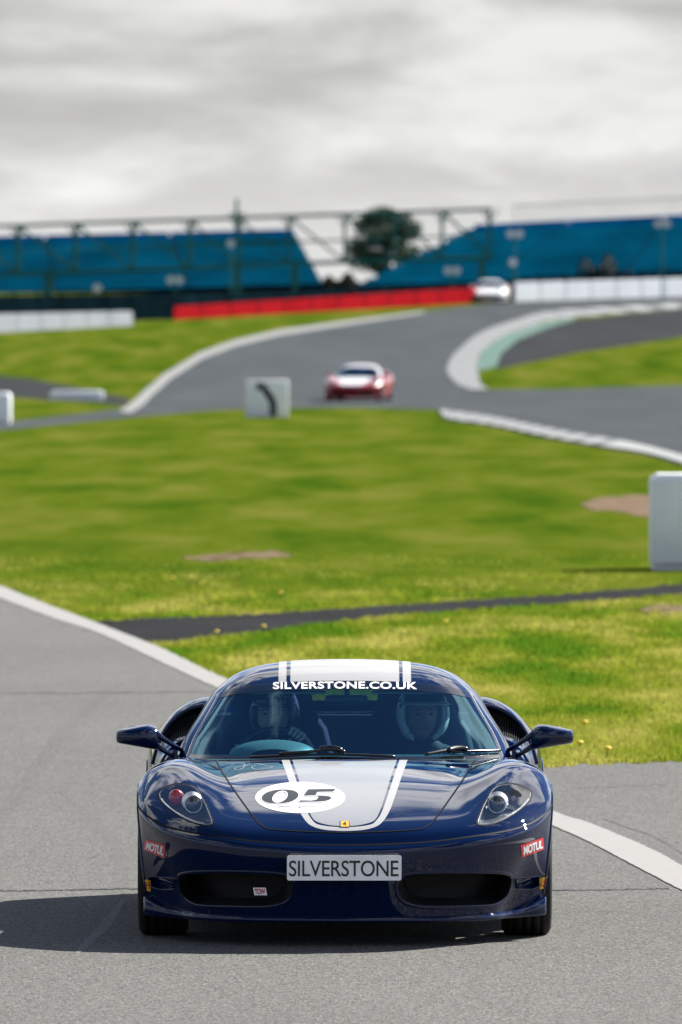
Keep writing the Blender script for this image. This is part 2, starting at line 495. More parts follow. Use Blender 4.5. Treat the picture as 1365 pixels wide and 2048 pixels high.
sheet('track_edge_line', [G(*p) for p in el + el2], worn_paint('edge_line_paint', (0.15, 0.152, 0.15), (0.1, 0.1, 0.1), 0.4, 0.6), 0.011,
      kind='structure', label='pale edge line curving up the left of the track', category='road marking')

def kerb(name, outer, inner, n, solid_to, label):
    """a low kerb cut into blocks, alternately white and grey"""
    o_ = smooth_path([G(*p) for p in outer], 24); i_ = smooth_path([G(*p) for p in inner], 24)
    def resample(P, k):
        P = np.array(P); s = np.r_[0, np.cumsum(np.linalg.norm(np.diff(P, axis=0) * [1, 0.6], axis=1))]
        t = np.linspace(0, s[-1], k + 1)
        return np.c_[np.interp(t, s, P[:, 0]), np.interp(t, s, P[:, 1])]
    a, b = resample(o_, n), resample(i_, n)
    root = empty(name, (a[0][0], a[0][1] - CAMD, zg(a[0][1])), label=label, cat='kerb', kind='structure')
    L0 = root.location
    for k in range(n):
        mat = M['kerb_white'] if (k % 2 == 0 or k >= solid_to) else M['kerb_grey']
        q = [a[k], a[k + 1], b[k + 1], b[k]]
        v = []
        for h in (0.0, 0.055):
            for i, p in enumerate(q):
                v.append((p[0] - L0.x, p[1] - CAMD - L0.y, zg(p[1]) - L0.z + (h if i > 1 or h == 0 else 0.022)))
        f = [(4, 5, 6, 7), (0, 1, 5, 4), (1, 2, 6, 5), (2, 3, 7, 6), (3, 0, 4, 7)]
        mesh('kerb_block', v, f, mat, root, smooth=False)
kerb('striped_kerb', outer_kerb, [(975, 778), (966, 774), (960, 766), (957, 750), (955, 735), (957, 722), (966, 702), (1003, 675), (1063, 652), (1133, 637), (1365, 616), (1480, 611)], 56, 56,
     'striped grey and white kerb with green back edge')
kerb('apex_kerb', [(875, 817), (883, 820), (985, 834), (1133, 864), (1258, 885), (1365, 912), (1450, 940)], [(880, 826), (898, 840), (985, 853), (1108, 879), (1208, 896), (1308, 913), (1450, 958)], 40, 26,
     'striped white kerb along the near edge of the track')

# bare patches
SOILS = []
def patch(pts, name, label):
    P = smooth_path([G(*p) for p in pts + pts[:1]], 6)[:-1]
    P = [(float(x) + random.uniform(-.10, .10), float(D) + random.uniform(-.6, .6)) for x, D in P]
    SOILS.append(np.array(P))
    sheet(name, P, M['soil'], 0.004, kind='structure', label=label, category='bare soil')
patch([(1158, 1008), (1200, 996), (1260, 992), (1330, 988), (1400, 990), (1400, 1036), (1310, 1036), (1260, 1030), (1230, 1022), (1185, 1020)], 'soil_patch', 'bare pinkish soil in the grass beside the white block')
patch([(365, 1115), (400, 1112), (430, 1108), (470, 1107), (500, 1104), (550, 1104), (585, 1108), (570, 1112), (530, 1115), (500, 1117), (470, 1116), (430, 1121), (400, 1120)], 'soil_patch', 'thin bare soil scar in the mid grass')
patch([(1240, 1222), (1300, 1213), (1420, 1209), (1420, 1226), (1320, 1229)], 'soil_patch', 'brown worn soil scar in grass right of the path')

# tar joints and cracks of the pit road
def crack(name, pts, wd, label, jit=0.004, n=40):
    P = smooth_path([G(*p) for p in pts], n)
    a, b = [], []
    for i, p in enumerate(P):
        ww = wd * random.uniform(0.25, 1.0)
        j = random.uniform(-1, 1) * jit * 8
        a.append((p[0], p[1] + j + ww / 2)); b.append((p[0], p[1] + j - ww / 2))
    v = [(x, D - CAMD, 0.0105) for x, D in a + b]
    k = len(a)
    f = [(i + 1, i, k + i, k + i + 1) for i in range(k - 1)]
    mesh(name, v, f, M['tar'], smooth=False, kind='structure', label=label, category='road joint')
crack('road_joint', [(-260, 1786), (0, 1784.5), (140, 1783), (275, 1780.5), (690, 1781.5), (1105, 1783), (1230, 1782), (1340, 1780)], 0.10, 'dark joint running straight across the pit road', 0.006, 40)
crack('road_crack', [(1205, 1640), (1250, 1655), (1300, 1672), (1335, 1690), (1365, 1708), (1420, 1725)], 0.09, 'crooked crack right of the white line', 0.01, 20)
crack('road_joint', [(-100, 1389), (120, 1388), (300, 1386.5), (460, 1386)], 0.12, 'faint far joint across the road left of the car', 0.01, 20)
crack('road_crack', [(1140, 1580), (1190, 1576), (1260, 1574), (1340, 1572)], 0.05, 'thin crack near the grass edge right of the car', 0.02, 20)
for pts, lb in (([(15, 1632), (35, 1633)], 'short dark scuff left on the pit road'), ([(175, 1720), (195, 1716)], 'tiny dark scuff near the front left tyre'), ([(238, 1980), (250, 1979)], 'small dark nick in the near asphalt')):
    crack('road_scuff', pts, 0.05, lb, 0.002, 6)

# pale rubber scuffs and chalky marks left on the pit road
def scuff(name, pts, wd, mat, label, n=24):
    P = smooth_path([G(*p) for p in pts], n)
    a, b = [], []
    for i, p in enumerate(P):
        t = i / (len(P) - 1)
        ww = wd * (0.35 + 0.65 * math.sin(math.pi * min(1, max(0, t)))) * random.uniform(.6, 1.1)
        a.append((p[0] - ww / 2, p[1])); b.append((p[0] + ww / 2, p[1]))
    k = len(a)
    mesh(name, [(x, D - CAMD, 0.0085) for x, D in a + b], [(i, i + 1, k + i + 1, k + i) for i in range(k - 1)], mat, smooth=False, kind='structure', label=label, category='road mark')
def mark_mat(name, color, cover):
    m, nt, b, out = mat_nodes(name)
    N, L = nt.nodes.new, nt.links.new
    b.inputs['Base Color'].default_value = (*color, 1); b.inputs['Roughness'].default_value = 0.9; b.inputs['Specular IOR Level'].default_value = 0.0
    tc = N('ShaderNodeTexCoord'); n = N('ShaderNodeTexNoise'); n.inputs['Scale'].default_value = 60; n.inputs['Detail'].default_value = 6; n.inputs['Roughness'].default_value = .75
    L(tc.outputs['Object'], n.inputs['Vector'])
    mr = N('ShaderNodeMapRange'); mr.inputs[1].default_value = .42; mr.inputs[2].default_value = .68; mr.inputs[3].default_value = 0; mr.inputs[4].default_value = cover
    L(n.outputs[0], mr.inputs[0])
    tr = N('ShaderNodeBsdfTransparent'); mx = N('ShaderNodeMixShader')
    L(mr.outputs[0], mx.inputs[0]); L(tr.outputs[0], mx.inputs[1]); L(b.outputs[0], mx.inputs[2]); L(mx.outputs[0], out.inputs[0])
    return m
M['pale_mark'] = mark_mat('pale_scuff', (0.19, 0.19, 0.185), 0.55)
M['chalk_mark'] = mark_mat('chalk_scuff', (0.42, 0.42, 0.42), 0.75)
M['rubber_mark'] = mark_mat('rubber_smear', (0.035, 0.035, 0.035), 0.32)
scuff('tyre_scuff', [(120, 1585), (165, 1620), (205, 1660), (235, 1700), (250, 1750), (247, 1800)], 0.10, M['pale_mark'], 'faint pale tyre scuff curving in front of the left wheel')
scuff('chalk_mark', [(246, 1802), (225, 1835), (205, 1860), (180, 1885), (155, 1910)], 0.07, M['chalk_mark'], 'chalky pale streak inside the shadow of the car')
scuff('tyre_mark', [(-40, 1700), (60, 1560), (130, 1470), (200, 1400), (230, 1370)], 0.16, mark_mat('rubber_smear', (0.05, 0.05, 0.05), 0.12), 'long faint rubber mark left of the car')
# ------------------------------------------------------------------ the blue sports car
# car frame = world frame: x right, y away from the camera, front axle at y = 0
CC = 690.5               # photograph column of the car's centre line
def spline_surface(rows, k_iter=3, k=0.85):
    """rows: list of rows of (x,y,z) from the centre line outwards; returns S(u,v) on u in [-n,n], v in [0,m]"""
    Pm = np.array(rows, float)
    left = Pm[:, :0:-1].copy(); left[:, :, 0] *= -1
    Pm = np.concatenate([left, Pm], axis=1)
    def ev(C, t, axis):
        C = np.moveaxis(C, axis, 0)
        n = len(C)
        E = np.concatenate([[2 * C[0] - C[1]], C, [2 * C[-1] - C[-2]]])
        i = np.clip(np.floor(t).astype(int), 0, n - 2); f = t - i
        b = [(1 - f) ** 3 / 6, (3 * f ** 3 - 6 * f ** 2 + 4) / 6, (-3 * f ** 3 + 3 * f ** 2 + 3 * f + 1) / 6, f ** 3 / 6]
        sh = (-1,) + (1,) * (C.ndim - 1)
        r = sum(b[q].reshape(sh) * E[i + q] for q in range(4))
        return np.moveaxis(r, 0, axis)
    C = Pm.copy()
    tv, tu = np.arange(Pm.shape[0], dtype=float), np.arange(Pm.shape[1], dtype=float)
    for _ in range(k_iter):
        C = C + k * (Pm - ev(ev(C, tv, 0), tu, 1))
    nh = (Pm.shape[1] - 1) // 2
    def S(u, v):
        return ev(ev(C, np.asarray(v, float), 0), np.asarray(u, float) + nh, 1)   # (v,u,3)
    return S

def grid_faces(nv, nu, flip=False):
    f = []
    for j in range(nv - 1):
        for i in range(nu - 1):
            q = (j * nu + i, j * nu + i + 1, (j + 1) * nu + i + 1, (j + 1) * nu + i)
            f.append(q if not flip else q[::-1])
    return f

BODY = [
 # lip
 [(0,-.985,.135),(.2,-.975,.135),(.4,-.94,.135),(.55,-.89,.136),(.68,-.80,.138),(.775,-.69,.14),(.835,-.575,.142),(.872,-.47,.145),(.89,-.40,.148),(.893,-.335,.15)],
 [(0,-.995,.235),(.2,-.985,.235),(.4,-.95,.236),(.55,-.90,.238),(.685,-.81,.24),(.785,-.695,.242),(.848,-.575,.245),(.886,-.475,.248),(.905,-.41,.25),(.912,-.36,.25)],
 [(0,-1.00,.34),(.2,-.99,.34),(.4,-.957,.342),(.56,-.905,.346),(.69,-.815,.352),(.795,-.695,.358),(.86,-.575,.365),(.90,-.475,.37),(.92,-.41,.372),(.928,-.365,.375)],
 # crease of the bumper
 [(0,-.99,.432),(.2,-.98,.436),(.4,-.947,.446),(.56,-.895,.459),(.695,-.80,.474),(.80,-.675,.492),(.87,-.55,.512),(.912,-.44,.53),(.935,-.36,.542),(.945,-.285,.553)],
 # seam
 [(0,-.948,.468),(.2,-.940,.471),(.4,-.91,.482),(.56,-.858,.500),(.695,-.765,.515),(.80,-.645,.532),(.87,-.52,.556),(.915,-.41,.582),(.938,-.32,.60),(.95,-.215,.617)],
 # bonnet front edge
 [(0,-.88,.527),(.2,-.875,.528),(.4,-.85,.531),(.56,-.80,.545),(.69,-.71,.563),(.79,-.59,.582),(.86,-.47,.602),(.91,-.36,.625),(.938,-.265,.638),(.951,-.155,.655)],
 [(0,-.70,.585),(.2,-.698,.586),(.4,-.68,.588),(.55,-.64,.600),(.67,-.56,.624),(.77,-.455,.644),(.845,-.36,.654),(.90,-.27,.664),(.935,-.18,.668),(.952,-.10,.672)],
 [(0,-.45,.652),(.2,-.45,.652),(.4,-.44,.651),(.53,-.415,.660),(.65,-.36,.690),(.745,-.285,.710),(.825,-.22,.712),(.888,-.16,.705),(.93,-.11,.694),(.952,-.05,.684)],
 [(0,-.20,.708),(.2,-.20,.708),(.4,-.19,.705),(.52,-.17,.710),(.64,-.13,.742),(.73,-.085,.764),(.81,-.045,.766),(.878,-.015,.750),(.926,0,.722),(.953,.0,.689)],
 [(0,.10,.755),(.2,.10,.754),(.4,.105,.747),(.54,.12,.745),(.65,.14,.772),(.73,.15,.794),(.805,.155,.796),(.872,.155,.775),(.922,.155,.735),(.951,.155,.655)],
 # cowl
 [(0,.42,.791),(.2,.43,.790),(.4,.47,.785),(.55,.53,.778),(.64,.57,.783),(.72,.575,.794),(.79,.52,.794),(.862,.455,.763),(.916,.40,.68),(.945,.362,.35)],
 [(0,.72,.77),(.2,.74,.77),(.4,.78,.77),(.55,.84,.77),(.66,.88,.775),(.745,.88,.782),(.80,.84,.775),(.855,.78,.73),(.905,.70,.56),(.915,.55,.15)],
 [(0,1.4,.74),(.2,1.4,.74),(.4,1.4,.75),(.55,1.4,.77),(.66,1.4,.785),(.735,1.4,.79),(.79,1.4,.78),(.845,1.4,.735),(.893,1.38,.55),(.88,1.35,.15)],
 [(0,1.98,.76),(.2,1.98,.76),(.4,1.98,.77),(.55,1.98,.80),(.65,1.98,.82),(.72,1.98,.825),(.79,1.98,.81),(.86,1.98,.755),(.915,2.0,.57),(.895,2.03,.16)],
 [(0,2.17,.90),(.2,2.17,.90),(.4,2.17,.92),(.54,2.17,.96),(.63,2.17,.99),(.71,2.17,.988),(.80,2.17,.945),(.88,2.17,.85),(.943,2.2,.64),(.95,2.235,.40)],
 [(0,2.6,.90),(.2,2.6,.90),(.4,2.6,.92),(.53,2.6,.955),(.61,2.6,.98),(.69,2.6,.98),(.78,2.6,.948),(.875,2.58,.88),(.94,2.58,.79),(.96,2.58,.708)],
 [(0,3.05,.88),(.2,3.05,.88),(.4,3.05,.89),(.52,3.05,.905),(.60,3.05,.925),(.67,3.05,.93),(.76,3.05,.905),(.86,3.04,.84),(.925,3.02,.70),(.948,2.96,.42)],
 [(0,3.42,.86),(.2,3.42,.86),(.4,3.40,.86),(.5,3.38,.86),(.58,3.36,.86),(.65,3.34,.855),(.73,3.31,.83),(.81,3.27,.76),(.87,3.22,.55),(.89,3.15,.22)],
 [(0,3.50,.32),(.2,3.50,.32),(.4,3.48,.32),(.5,3.46,.32),(.58,3.44,.32),(.65,3.41,.32),(.72,3.37,.31),(.78,3.32,.30),(.83,3.26,.27),(.86,3.18,.20)],
]
GH = [
 [(0,.42,.792),(.2,.432,.791),(.4,.49,.789),(.58,.61,.786),(.70,.745,.784),(.755,.845,.783),(.785,.95,.782),(.80,1.10,.783)],
 [(0,.70,.908),(.2,.71,.907),(.385,.75,.903),(.545,.835,.896),(.665,.935,.883),(.718,1.01,.872),(.757,1.12,.860),(.79,1.35,.79)],
 [(0,.98,1.025),(.19,.985,1.022),(.365,1.01,1.014),(.505,1.065,1.002),(.607,1.135,.986),(.66,1.205,.968),(.705,1.33,.938),(.778,1.62,.80)],
 [(0,1.25,1.128),(.18,1.25,1.126),(.34,1.262,1.119),(.465,1.29,1.107),(.552,1.34,1.087),(.605,1.41,1.062),(.657,1.52,1.015),(.765,1.85,.825)],
 [(0,1.46,1.184),(.17,1.46,1.182),(.325,1.462,1.173),(.435,1.47,1.158),(.517,1.50,1.134),(.573,1.55,1.103),(.642,1.64,1.035),(.75,2.0,.86)],
 [(0,1.70,1.208),(.16,1.70,1.205),(.315,1.70,1.196),(.42,1.70,1.179),(.497,1.72,1.153),(.56,1.76,1.116),(.637,1.83,1.038),(.735,2.15,.90)],
 [(0,2.0,1.19),(.155,2.0,1.187),(.30,2.0,1.176),(.40,2.0,1.157),(.48,2.02,1.127),(.55,2.05,1.085),(.63,2.1,1.01),(.715,2.3,.93)],
 [(0,2.4,1.11),(.15,2.4,1.108),(.29,2.4,1.095),(.38,2.4,1.075),(.46,2.4,1.045),(.53,2.42,1.01),(.60,2.45,.97),(.68,2.5,.94)],
 [(0,3.0,.95),(.15,3.0,.949),(.28,3.0,.944),(.36,3.0,.935),(.44,3.0,.925),(.5,3.0,.918),(.56,3.0,.91),(.63,3.0,.905)],
 [(0,3.42,.868),(.14,3.42,.868),(.27,3.41,.867),(.35,3.40,.866),(.43,3.39,.865),(.49,3.37,.864),(.55,3.36,.862),(.62,3.34,.86)],
]
def undercut(rows):
    # below its crease the bumper falls back towards the road
    for r_, d in ((0, .108), (1, .088), (2, .050)):
        P = np.array(rows[r_]); Q = P.copy()
        for i in range(len(P)):
            t = P[min(i + 1, len(P) - 1)] - P[max(i - 1, 0)]
            nin = np.array([-t[1], t[0], 0]); nin /= np.linalg.norm(nin)
            if i == 0: nin = np.array([0, 1, 0.])
            Q[i] = P[i] + nin * d * (1 - 1.0 * max(0, (i - 6) / 3))
        rows[r_] = [tuple(q) for q in Q]
undercut(BODY)
SB = spline_surface(BODY)
SG = spline_surface(GH)

def to_px(p):
    D = p[..., 1] + CAMD
    return np.stack([CX + FPX * (p[..., 0] - CAMX) / D, HOR + FPX * (CAMH - p[..., 2]) / D], -1)

def inside(poly, pts):
    """even-odd test, pts (...,2)"""
    P = np.asarray(poly, float)
    x, y = pts[..., 0], pts[..., 1]
    r = np.zeros(x.shape, bool)
    j = len(P) - 1
    for i in range(len(P)):
        xi, yi, xj, yj = *P[i], *P[j]
        c = ((yi > y) != (yj > y)) & (x < (xj - xi) * (y - yi) / (yj - yi + 1e-12) + xi)
        r ^= c
        j = i
    return r

class Surf:
    """closest-hit lookup on a set of smooth patches, with interpolated normals"""
    def __init__(s, patches):
        V, F, Nn = [], [], []
        for P in patches:
            nv, nu = P.shape[:2]
            du = np.gradient(P, axis=1); dv = np.gradient(P, axis=0)
            n = np.cross(du, dv); n /= np.linalg.norm(n, axis=2, keepdims=True) + 1e-12
            b = sum(len(q) for q in V)
            V.append(P.reshape(-1, 3)); Nn.append(n.reshape(-1, 3))
            for j in range(nv - 1):
                for i in range(nu - 1):
                    a = b + j * nu + i
                    F.append((a, a + 1, a + nu + 1)); F.append((a, a + nu + 1, a + nu))
        s.V = np.concatenate(V); s.N = np.concatenate(Nn); s.F = F
        s.t = BVHTree.FromPolygons([tuple(p) for p in s.V], F, all_triangles=True)
    def cast(s, o, d):
        h, n, i, dist = s.t.ray_cast(Vector(o), Vector(d).normalized())
        if h is None: return None
        a, b, c = (Vector(s.V[q]) for q in s.F[i])
        v0, v1, v2 = b - a, c - a, h - a
        d00, d01, d11, d20, d21 = v0.dot(v0), v0.dot(v1), v1.dot(v1), v2.dot(v0), v2.dot(v1)
        den = d00 * d11 - d01 * d01 + 1e-15
        v_ = (d11 * d20 - d01 * d21) / den; w_ = (d00 * d21 - d01 * d20) / den
        nn = s.N[s.F[i][0]] * (1 - v_ - w_) + s.N[s.F[i][1]] * v_ + s.N[s.F[i][2]] * w_
        nn = Vector(nn).normalized()
        if nn.dot(Vector(d)) > 0: nn = -nn
        return h, nn
    def px(s, x, y):
        """where the sight line of a photograph pixel meets the surface"""
        d = Vector(((x - CX) / FPX, 1.0, -(y - HOR) / FPX))
        return s.cast((CAMX, -CAMD, CAMH), d)

ND = 22                                   # samples per control span on the visible front
u_f = np.linspace(-9, 9, 18 * ND + 1)
P_bump = SB(u_f, np.linspace(0, 4, 4 * ND + 1))
P_front = SB(u_f, np.linspace(4, 10.6, int(6.6 * ND) + 1))
u_g = np.linspace(-7, 7, 14 * 14 + 1)
P_gh = SG(u_g, np.linspace(0, 9, 9 * 12 + 1))
SURF_B = Surf([P_bump, P_front])
SURF_G = Surf([P_gh])

# ---- outlines measured on the photograph, as (offset from the centre line, row); right-hand side
LAMP = [(373,1586),(365,1577),(347.5,1569.5),(330,1567),(312.5,1569),(301.5,1573),(293,1581),(284.5,1596),(275.5,1612.5),(268.5,1630),(263.5,1644),(266,1649.5),(277.5,1651),(294.5,1648),(312.5,1641.5),(330,1632.7),(347.5,1621),(361.5,1609),(370.5,1598.5)]
BONNET = [(258,1521.5),(245,1545),(222,1580),(190,1625),(172,1647),(163,1654),(150,1658.5),(100,1662.5),(50,1664.5),(0,1665.5)]
INTAKE = [(102,1772),(110,1757),(130,1748),(200,1744),(290,1744),(326,1748),(334,1757),(331,1775),(322,1795),(305,1808),(280,1813),(200,1815),(150,1814),(120,1806),(106,1792)]
SLOT = [(340,1757),(365,1755),(388,1753),(391,1762),(386,1774),(362,1780),(342,1778),(338,1768)]

def closed(pts, n=5):
    """smooth closed curve through the points"""
    P = [np.array(p, float) for p in pts]
    m = len(P); out = []
    for i in range(m):
        a, b, c, d = P[i - 1], P[i], P[(i + 1) % m], P[(i + 2) % m]
        for k in range(n):
            t = k / n
            out.append(0.5 * (2 * b + (c - a) * t + (2 * a - 5 * b + 4 * c - d) * t * t + (-a + 3 * b - 3 * c + d) * t ** 3))
    return [tuple(p) for p in out]

def side_px(pts, s):
    return [(CC + s * p[0], p[1]) for p in pts]

def conform(name, poly, surf, mat, parent, lift=0.002, step=None, holes=(), label=None):
    """fill a photograph-plane outline and lay it on the surface, lifted along the normal"""
    P = np.array(poly, float)
    if step is None: step = max(2.0, (np.ptp(P[:, 0]) + np.ptp(P[:, 1])) / 40)
    pts = [tuple(p) for p in P]; edges = [(i, (i + 1) % len(P)) for i in range(len(P))]
    for h in holes:
        b = len(pts); pts += [tuple(q) for q in h]; edges += [(b + i, b + (i + 1) % len(h)) for i in range(len(h))]
    xs = np.arange(P[:, 0].min() + step / 2, P[:, 0].max(), step); ys = np.arange(P[:, 1].min() + step / 2, P[:, 1].max(), step * 0.7)
    if len(xs) and len(ys):
        gx, gy = np.meshgrid(xs, ys); q = np.stack([gx.ravel(), gy.ravel()], 1)
        q = q[inside(P, q)]
        for h in holes: q = q[~inside(h, q)]
        pts += [tuple(p) for p in q]
    v2, e2, f2, *_ = delaunay_2d_cdt([Vector(p) for p in pts], edges, [], 0, 1e-4)
    v2 = [tuple(p) for p in v2]
    cen = np.array([[sum(v2[i][k] for i in f) / len(f) for k in (0, 1)] for f in f2]) if f2 else np.zeros((0, 2))
    keep = inside(P, cen)
    for h in holes: keep &= ~inside(h, cen)
    faces = [f for f, k in zip(f2, keep) if k]
    return lay(name, v2, faces, surf, mat, parent, lift, label)

def lay(name, v2, faces, surf, mat, parent, lift, label=None):
    co, no, ok = [], [], []
    for p in v2:
        r = surf.px(*p)
        if r is None: co.append((0, 0, 0)); no.append((0, 0, 1)); ok.append(False)
        else: co.append(tuple(r[0] + r[1] * lift)); no.append(tuple(r[1])); ok.append(True)
    faces = [f for f in faces if all(ok[i] for i in f)]
    out = []
    for f in faces:                                   # face outwards
        a, b, c = (Vector(co[i]) for i in f[:3])
        out.append(tuple(f) if (b - a).cross(c - a).dot(Vector(no[f[0]])) > 0 else tuple(f)[::-1])
    used = sorted({i for f in out for i in f}); ix = {j: k for k, j in enumerate(used)}
    return mesh(name, [co[i] for i in used], [[ix[i] for i in f] for f in out], mat, parent, True, [no[i] for i in used], label=label)

def ribbon(name, path, surf, width, mat, parent, lift=0.0015, close=False, dense=3.0, arch=0.0):
    """a narrow strip laid on the surface along a photograph-plane path; width in metres"""
    P = [np.array(p, float) for p in path]
    if close: P.append(P[0])
    Q = [P[0]]
    for a, b in zip(P[:-1], P[1:]):
        n = max(1, int(np.linalg.norm(b - a) / dense))
        for k in range(1, n + 1): Q.append(a + (b - a) * k / n)
    H = [surf.px(*q) for q in Q]; H = [h for h in H if h is not None]
    v, f, nn = [], [], []
    m = len(H)
    for i, (h, n) in enumerate(H):
        if close: t = H[(i + 1) % (m - 1)][0] - H[i - 1 if i > 0 else m - 2][0]
        else: t = H[min(i + 1, m - 1)][0] - H[max(i - 1, 0)][0]
        s_ = t.cross(n).normalized() * (width / 2)
        for k, l in ((-1, lift), (0, lift + arch), (1, lift)):
            v.append(h + s_ * k + n * l); nn.append(n + s_.normalized() * k * (0.6 if arch else 0))
    for i in range(m - 1):
        for k in (0, 1):
            f.append((3 * i + k, 3 * i + k + 1, 3 * i + 4 + k, 3 * i + 3 + k))
    fl = []
    for q in f:
        a, b, c = (Vector(v[j]) for j in q[:3])
        fl.append(q if (b - a).cross(c - a).dot(Vector(nn[q[0]])) > 0 else q[::-1])
    return mesh(name, v, fl, mat, parent, True, [tuple(Vector(q).normalized()) for q in nn])

def text_2d(body, bold=0.0, shear=0.0, spacing=1.0):
    """glyph outlines of the built-in font as a filled flat mesh, scaled to the unit box"""
    cu = bpy.data.curves.new('glyphs', 'FONT'); cu.body = body; cu.offset = bold; cu.shear = shear; cu.space_character = spacing
    cu.resolution_u = 5
    o = bpy.data.objects.new('glyphs', cu); col.objects.link(o)
    dg = bpy.context.evaluated_depsgraph_get(); dg.update()
    me = bpy.data.meshes.new_from_object(o.evaluated_get(dg))
    v = np.array([q.co[:2] for q in me.vertices]); f = [tuple(p.vertices) for p in me.polygons]
    bpy.data.objects.remove(o); bpy.data.curves.remove(cu); bpy.data.meshes.remove(me)
    v -= v.min(0); v /= v.max(0)
    return v, f

# ---- materials of the car
def paint_mat(name, base, flake=0.35):
    m, nt, b, out = mat_nodes(name)
    b.inputs['Base Color'].default_value = (*base, 1)
    b.inputs['Metallic'].default_value = flake
    b.inputs['Roughness'].default_value = 0.42
    b.inputs['Coat Weight'].default_value = 1.0
    b.inputs['Coat Roughness'].default_value = 0.012
    b.inputs['Coat IOR'].default_value = 1.5
    b.inputs['Specular IOR Level'].default_value = 0.0
    N, L = nt.nodes.new, nt.links.new
    tc = N('ShaderNodeTexCoord')
    n = N('ShaderNodeTexNoise'); n.inputs['Scale'].default_value = 5; n.inputs['Detail'].default_value = 2
    L(tc.outputs['Object'], n.inputs['Vector'])
    bp = N('ShaderNodeBump'); bp.inputs['Strength'].default_value = 0.02; bp.inputs['Distance'].default_value = 0.01
    L(n.outputs[0], bp.inputs['Height']); L(bp.outputs[0], b.inputs['Coat Normal'])
    return m
M['paint'] = paint_mat('paint_blue', (0.0, 0.0060, 0.037), 0.0)
M['vinyl'] = pmat('vinyl_silver', (0.255, 0.263, 0.275), 0.38, coat=0.35, coat_rough=0.08)
M['vinyl_white'] = pmat('vinyl_white', (0.36, 0.36, 0.36), 0.4, coat=0.3, coat_rough=0.08)
M['white_print'] = pmat('white_print', (0.75, 0.76, 0.78), 0.5)
M['grey_print'] = pmat('grey_print', (0.022, 0.026, 0.030), 0.35, spec=0.15)
M['black_print'] = pmat('black_print', (0.008, 0.008, 0.01), 0.4)
M['red_print'] = pmat('red_print', (0.55, 0.012, 0.02), 0.4, coat=0.2)
M['yellow_print'] = pmat('yellow_print', (0.75, 0.42, 0.01), 0.4)
M['seam'] = pmat('panel_gap', (0.002, 0.002, 0.003), 0.7, spec=0.1)
M['black'] = pmat('black_plastic', (0.008, 0.009, 0.011), 0.55, spec=0.3)
M['satin'] = pmat('satin_black', (0.006, 0.007, 0.009), 0.28)
M['rubber'] = pmat('tyre_rubber', (0.012, 0.012, 0.013), 0.75, spec=0.25, bump=0.2, bscale=90)
M['chrome'] = pmat('chrome', (0.75, 0.77, 0.8), 0.12, metal=1.0)
M['rim'] = pmat('rim_silver', (0.5, 0.51, 0.53), 0.25, metal=1.0)
M['duct'] = pmat('duct_plastic', (0.018, 0.020, 0.022), 0.5, var=0.3, vscale=30)
M['screen_glass'] = glass_mat('windscreen_glass', (0.36, 0.66, 0.76), 1.52, 0.0, 1.1, (0.42, 0.80, 1.0))
M['side_glass'] = glass_mat('side_glass', (0.55, 0.68, 0.70), 1.5)
M['rear_glass'] = glass_mat('rear_glass', (0.45, 0.42, 0.75), 1.5)
M['lamp_glass'] = glass_mat('lamp_cover_glass', (0.93, 0.96, 0.97), 1.6)
M['sunstrip'] = pmat('sunstrip_film', (0.002, 0.006, 0.02), 0.15, spec=0.3)
M['frit'] = pmat('frit_black', (0.003, 0.004, 0.006), 0.2, coat=0.5)
M['lamp_silver'] = pmat('lamp_reflector', (0.55, 0.56, 0.58), 0.22, metal=0.9)
M['lamp_dark'] = pmat('lamp_housing', (0.11, 0.125, 0.135), 0.3, metal=0.5)
M['lamp_red'] = pmat('lamp_red_bulb', (0.35, 0.015, 0.03), 0.25, coat=0.6)
M['lens'] = pmat('projector_lens', (0.03, 0.035, 0.04), 0.05, metal=0.0, coat=1.0)
M['interior'] = pmat('interior_trim', (0.035, 0.055, 0.065), 0.6)
M['dash'] = pmat('dash_leather', (0.05, 0.06, 0.062), 0.55, bump=0.1, bscale=120)
M['binnacle'] = pmat('binnacle_hood', (0.16, 0.18, 0.165), 0.5, bump=0.1, bscale=120)
M['seat'] = pmat('seat_fabric', (0.02, 0.026, 0.032), 0.85)
M['mirror_glass'] = pmat('mirror_glass', (0.8, 0.82, 0.85), 0.03, metal=1.0)

CAR = empty('sports_car', (0, 0, 0), label='dark blue sports car with white bonnet stripe and number 05, driving at the camera', cat='car')

def cut_grid(name, P, polys, mat, parent, extra=None, label=None):
    """grid patch without the faces whose centre falls in the outlines"""
    nv, nu = P.shape[:2]
    c = (P[:-1, :-1] + P[1:, :-1] + P[:-1, 1:] + P[1:, 1:]) / 4
    q = to_px(c)
    kill = np.zeros(c.shape[:2], bool)
    front = c[..., 1] < 0.3
    for poly in polys: kill |= inside(poly, q) & front
    if extra is not None: kill |= extra(c)
    f = [(j * nu + i, j * nu + i + 1, (j + 1) * nu + i + 1, (j + 1) * nu + i) for j in range(nv - 1) for i in range(nu - 1) if not kill[j, i]]
    return mesh(name, P.reshape(-1, 3), f, mat, parent, True, label=label)

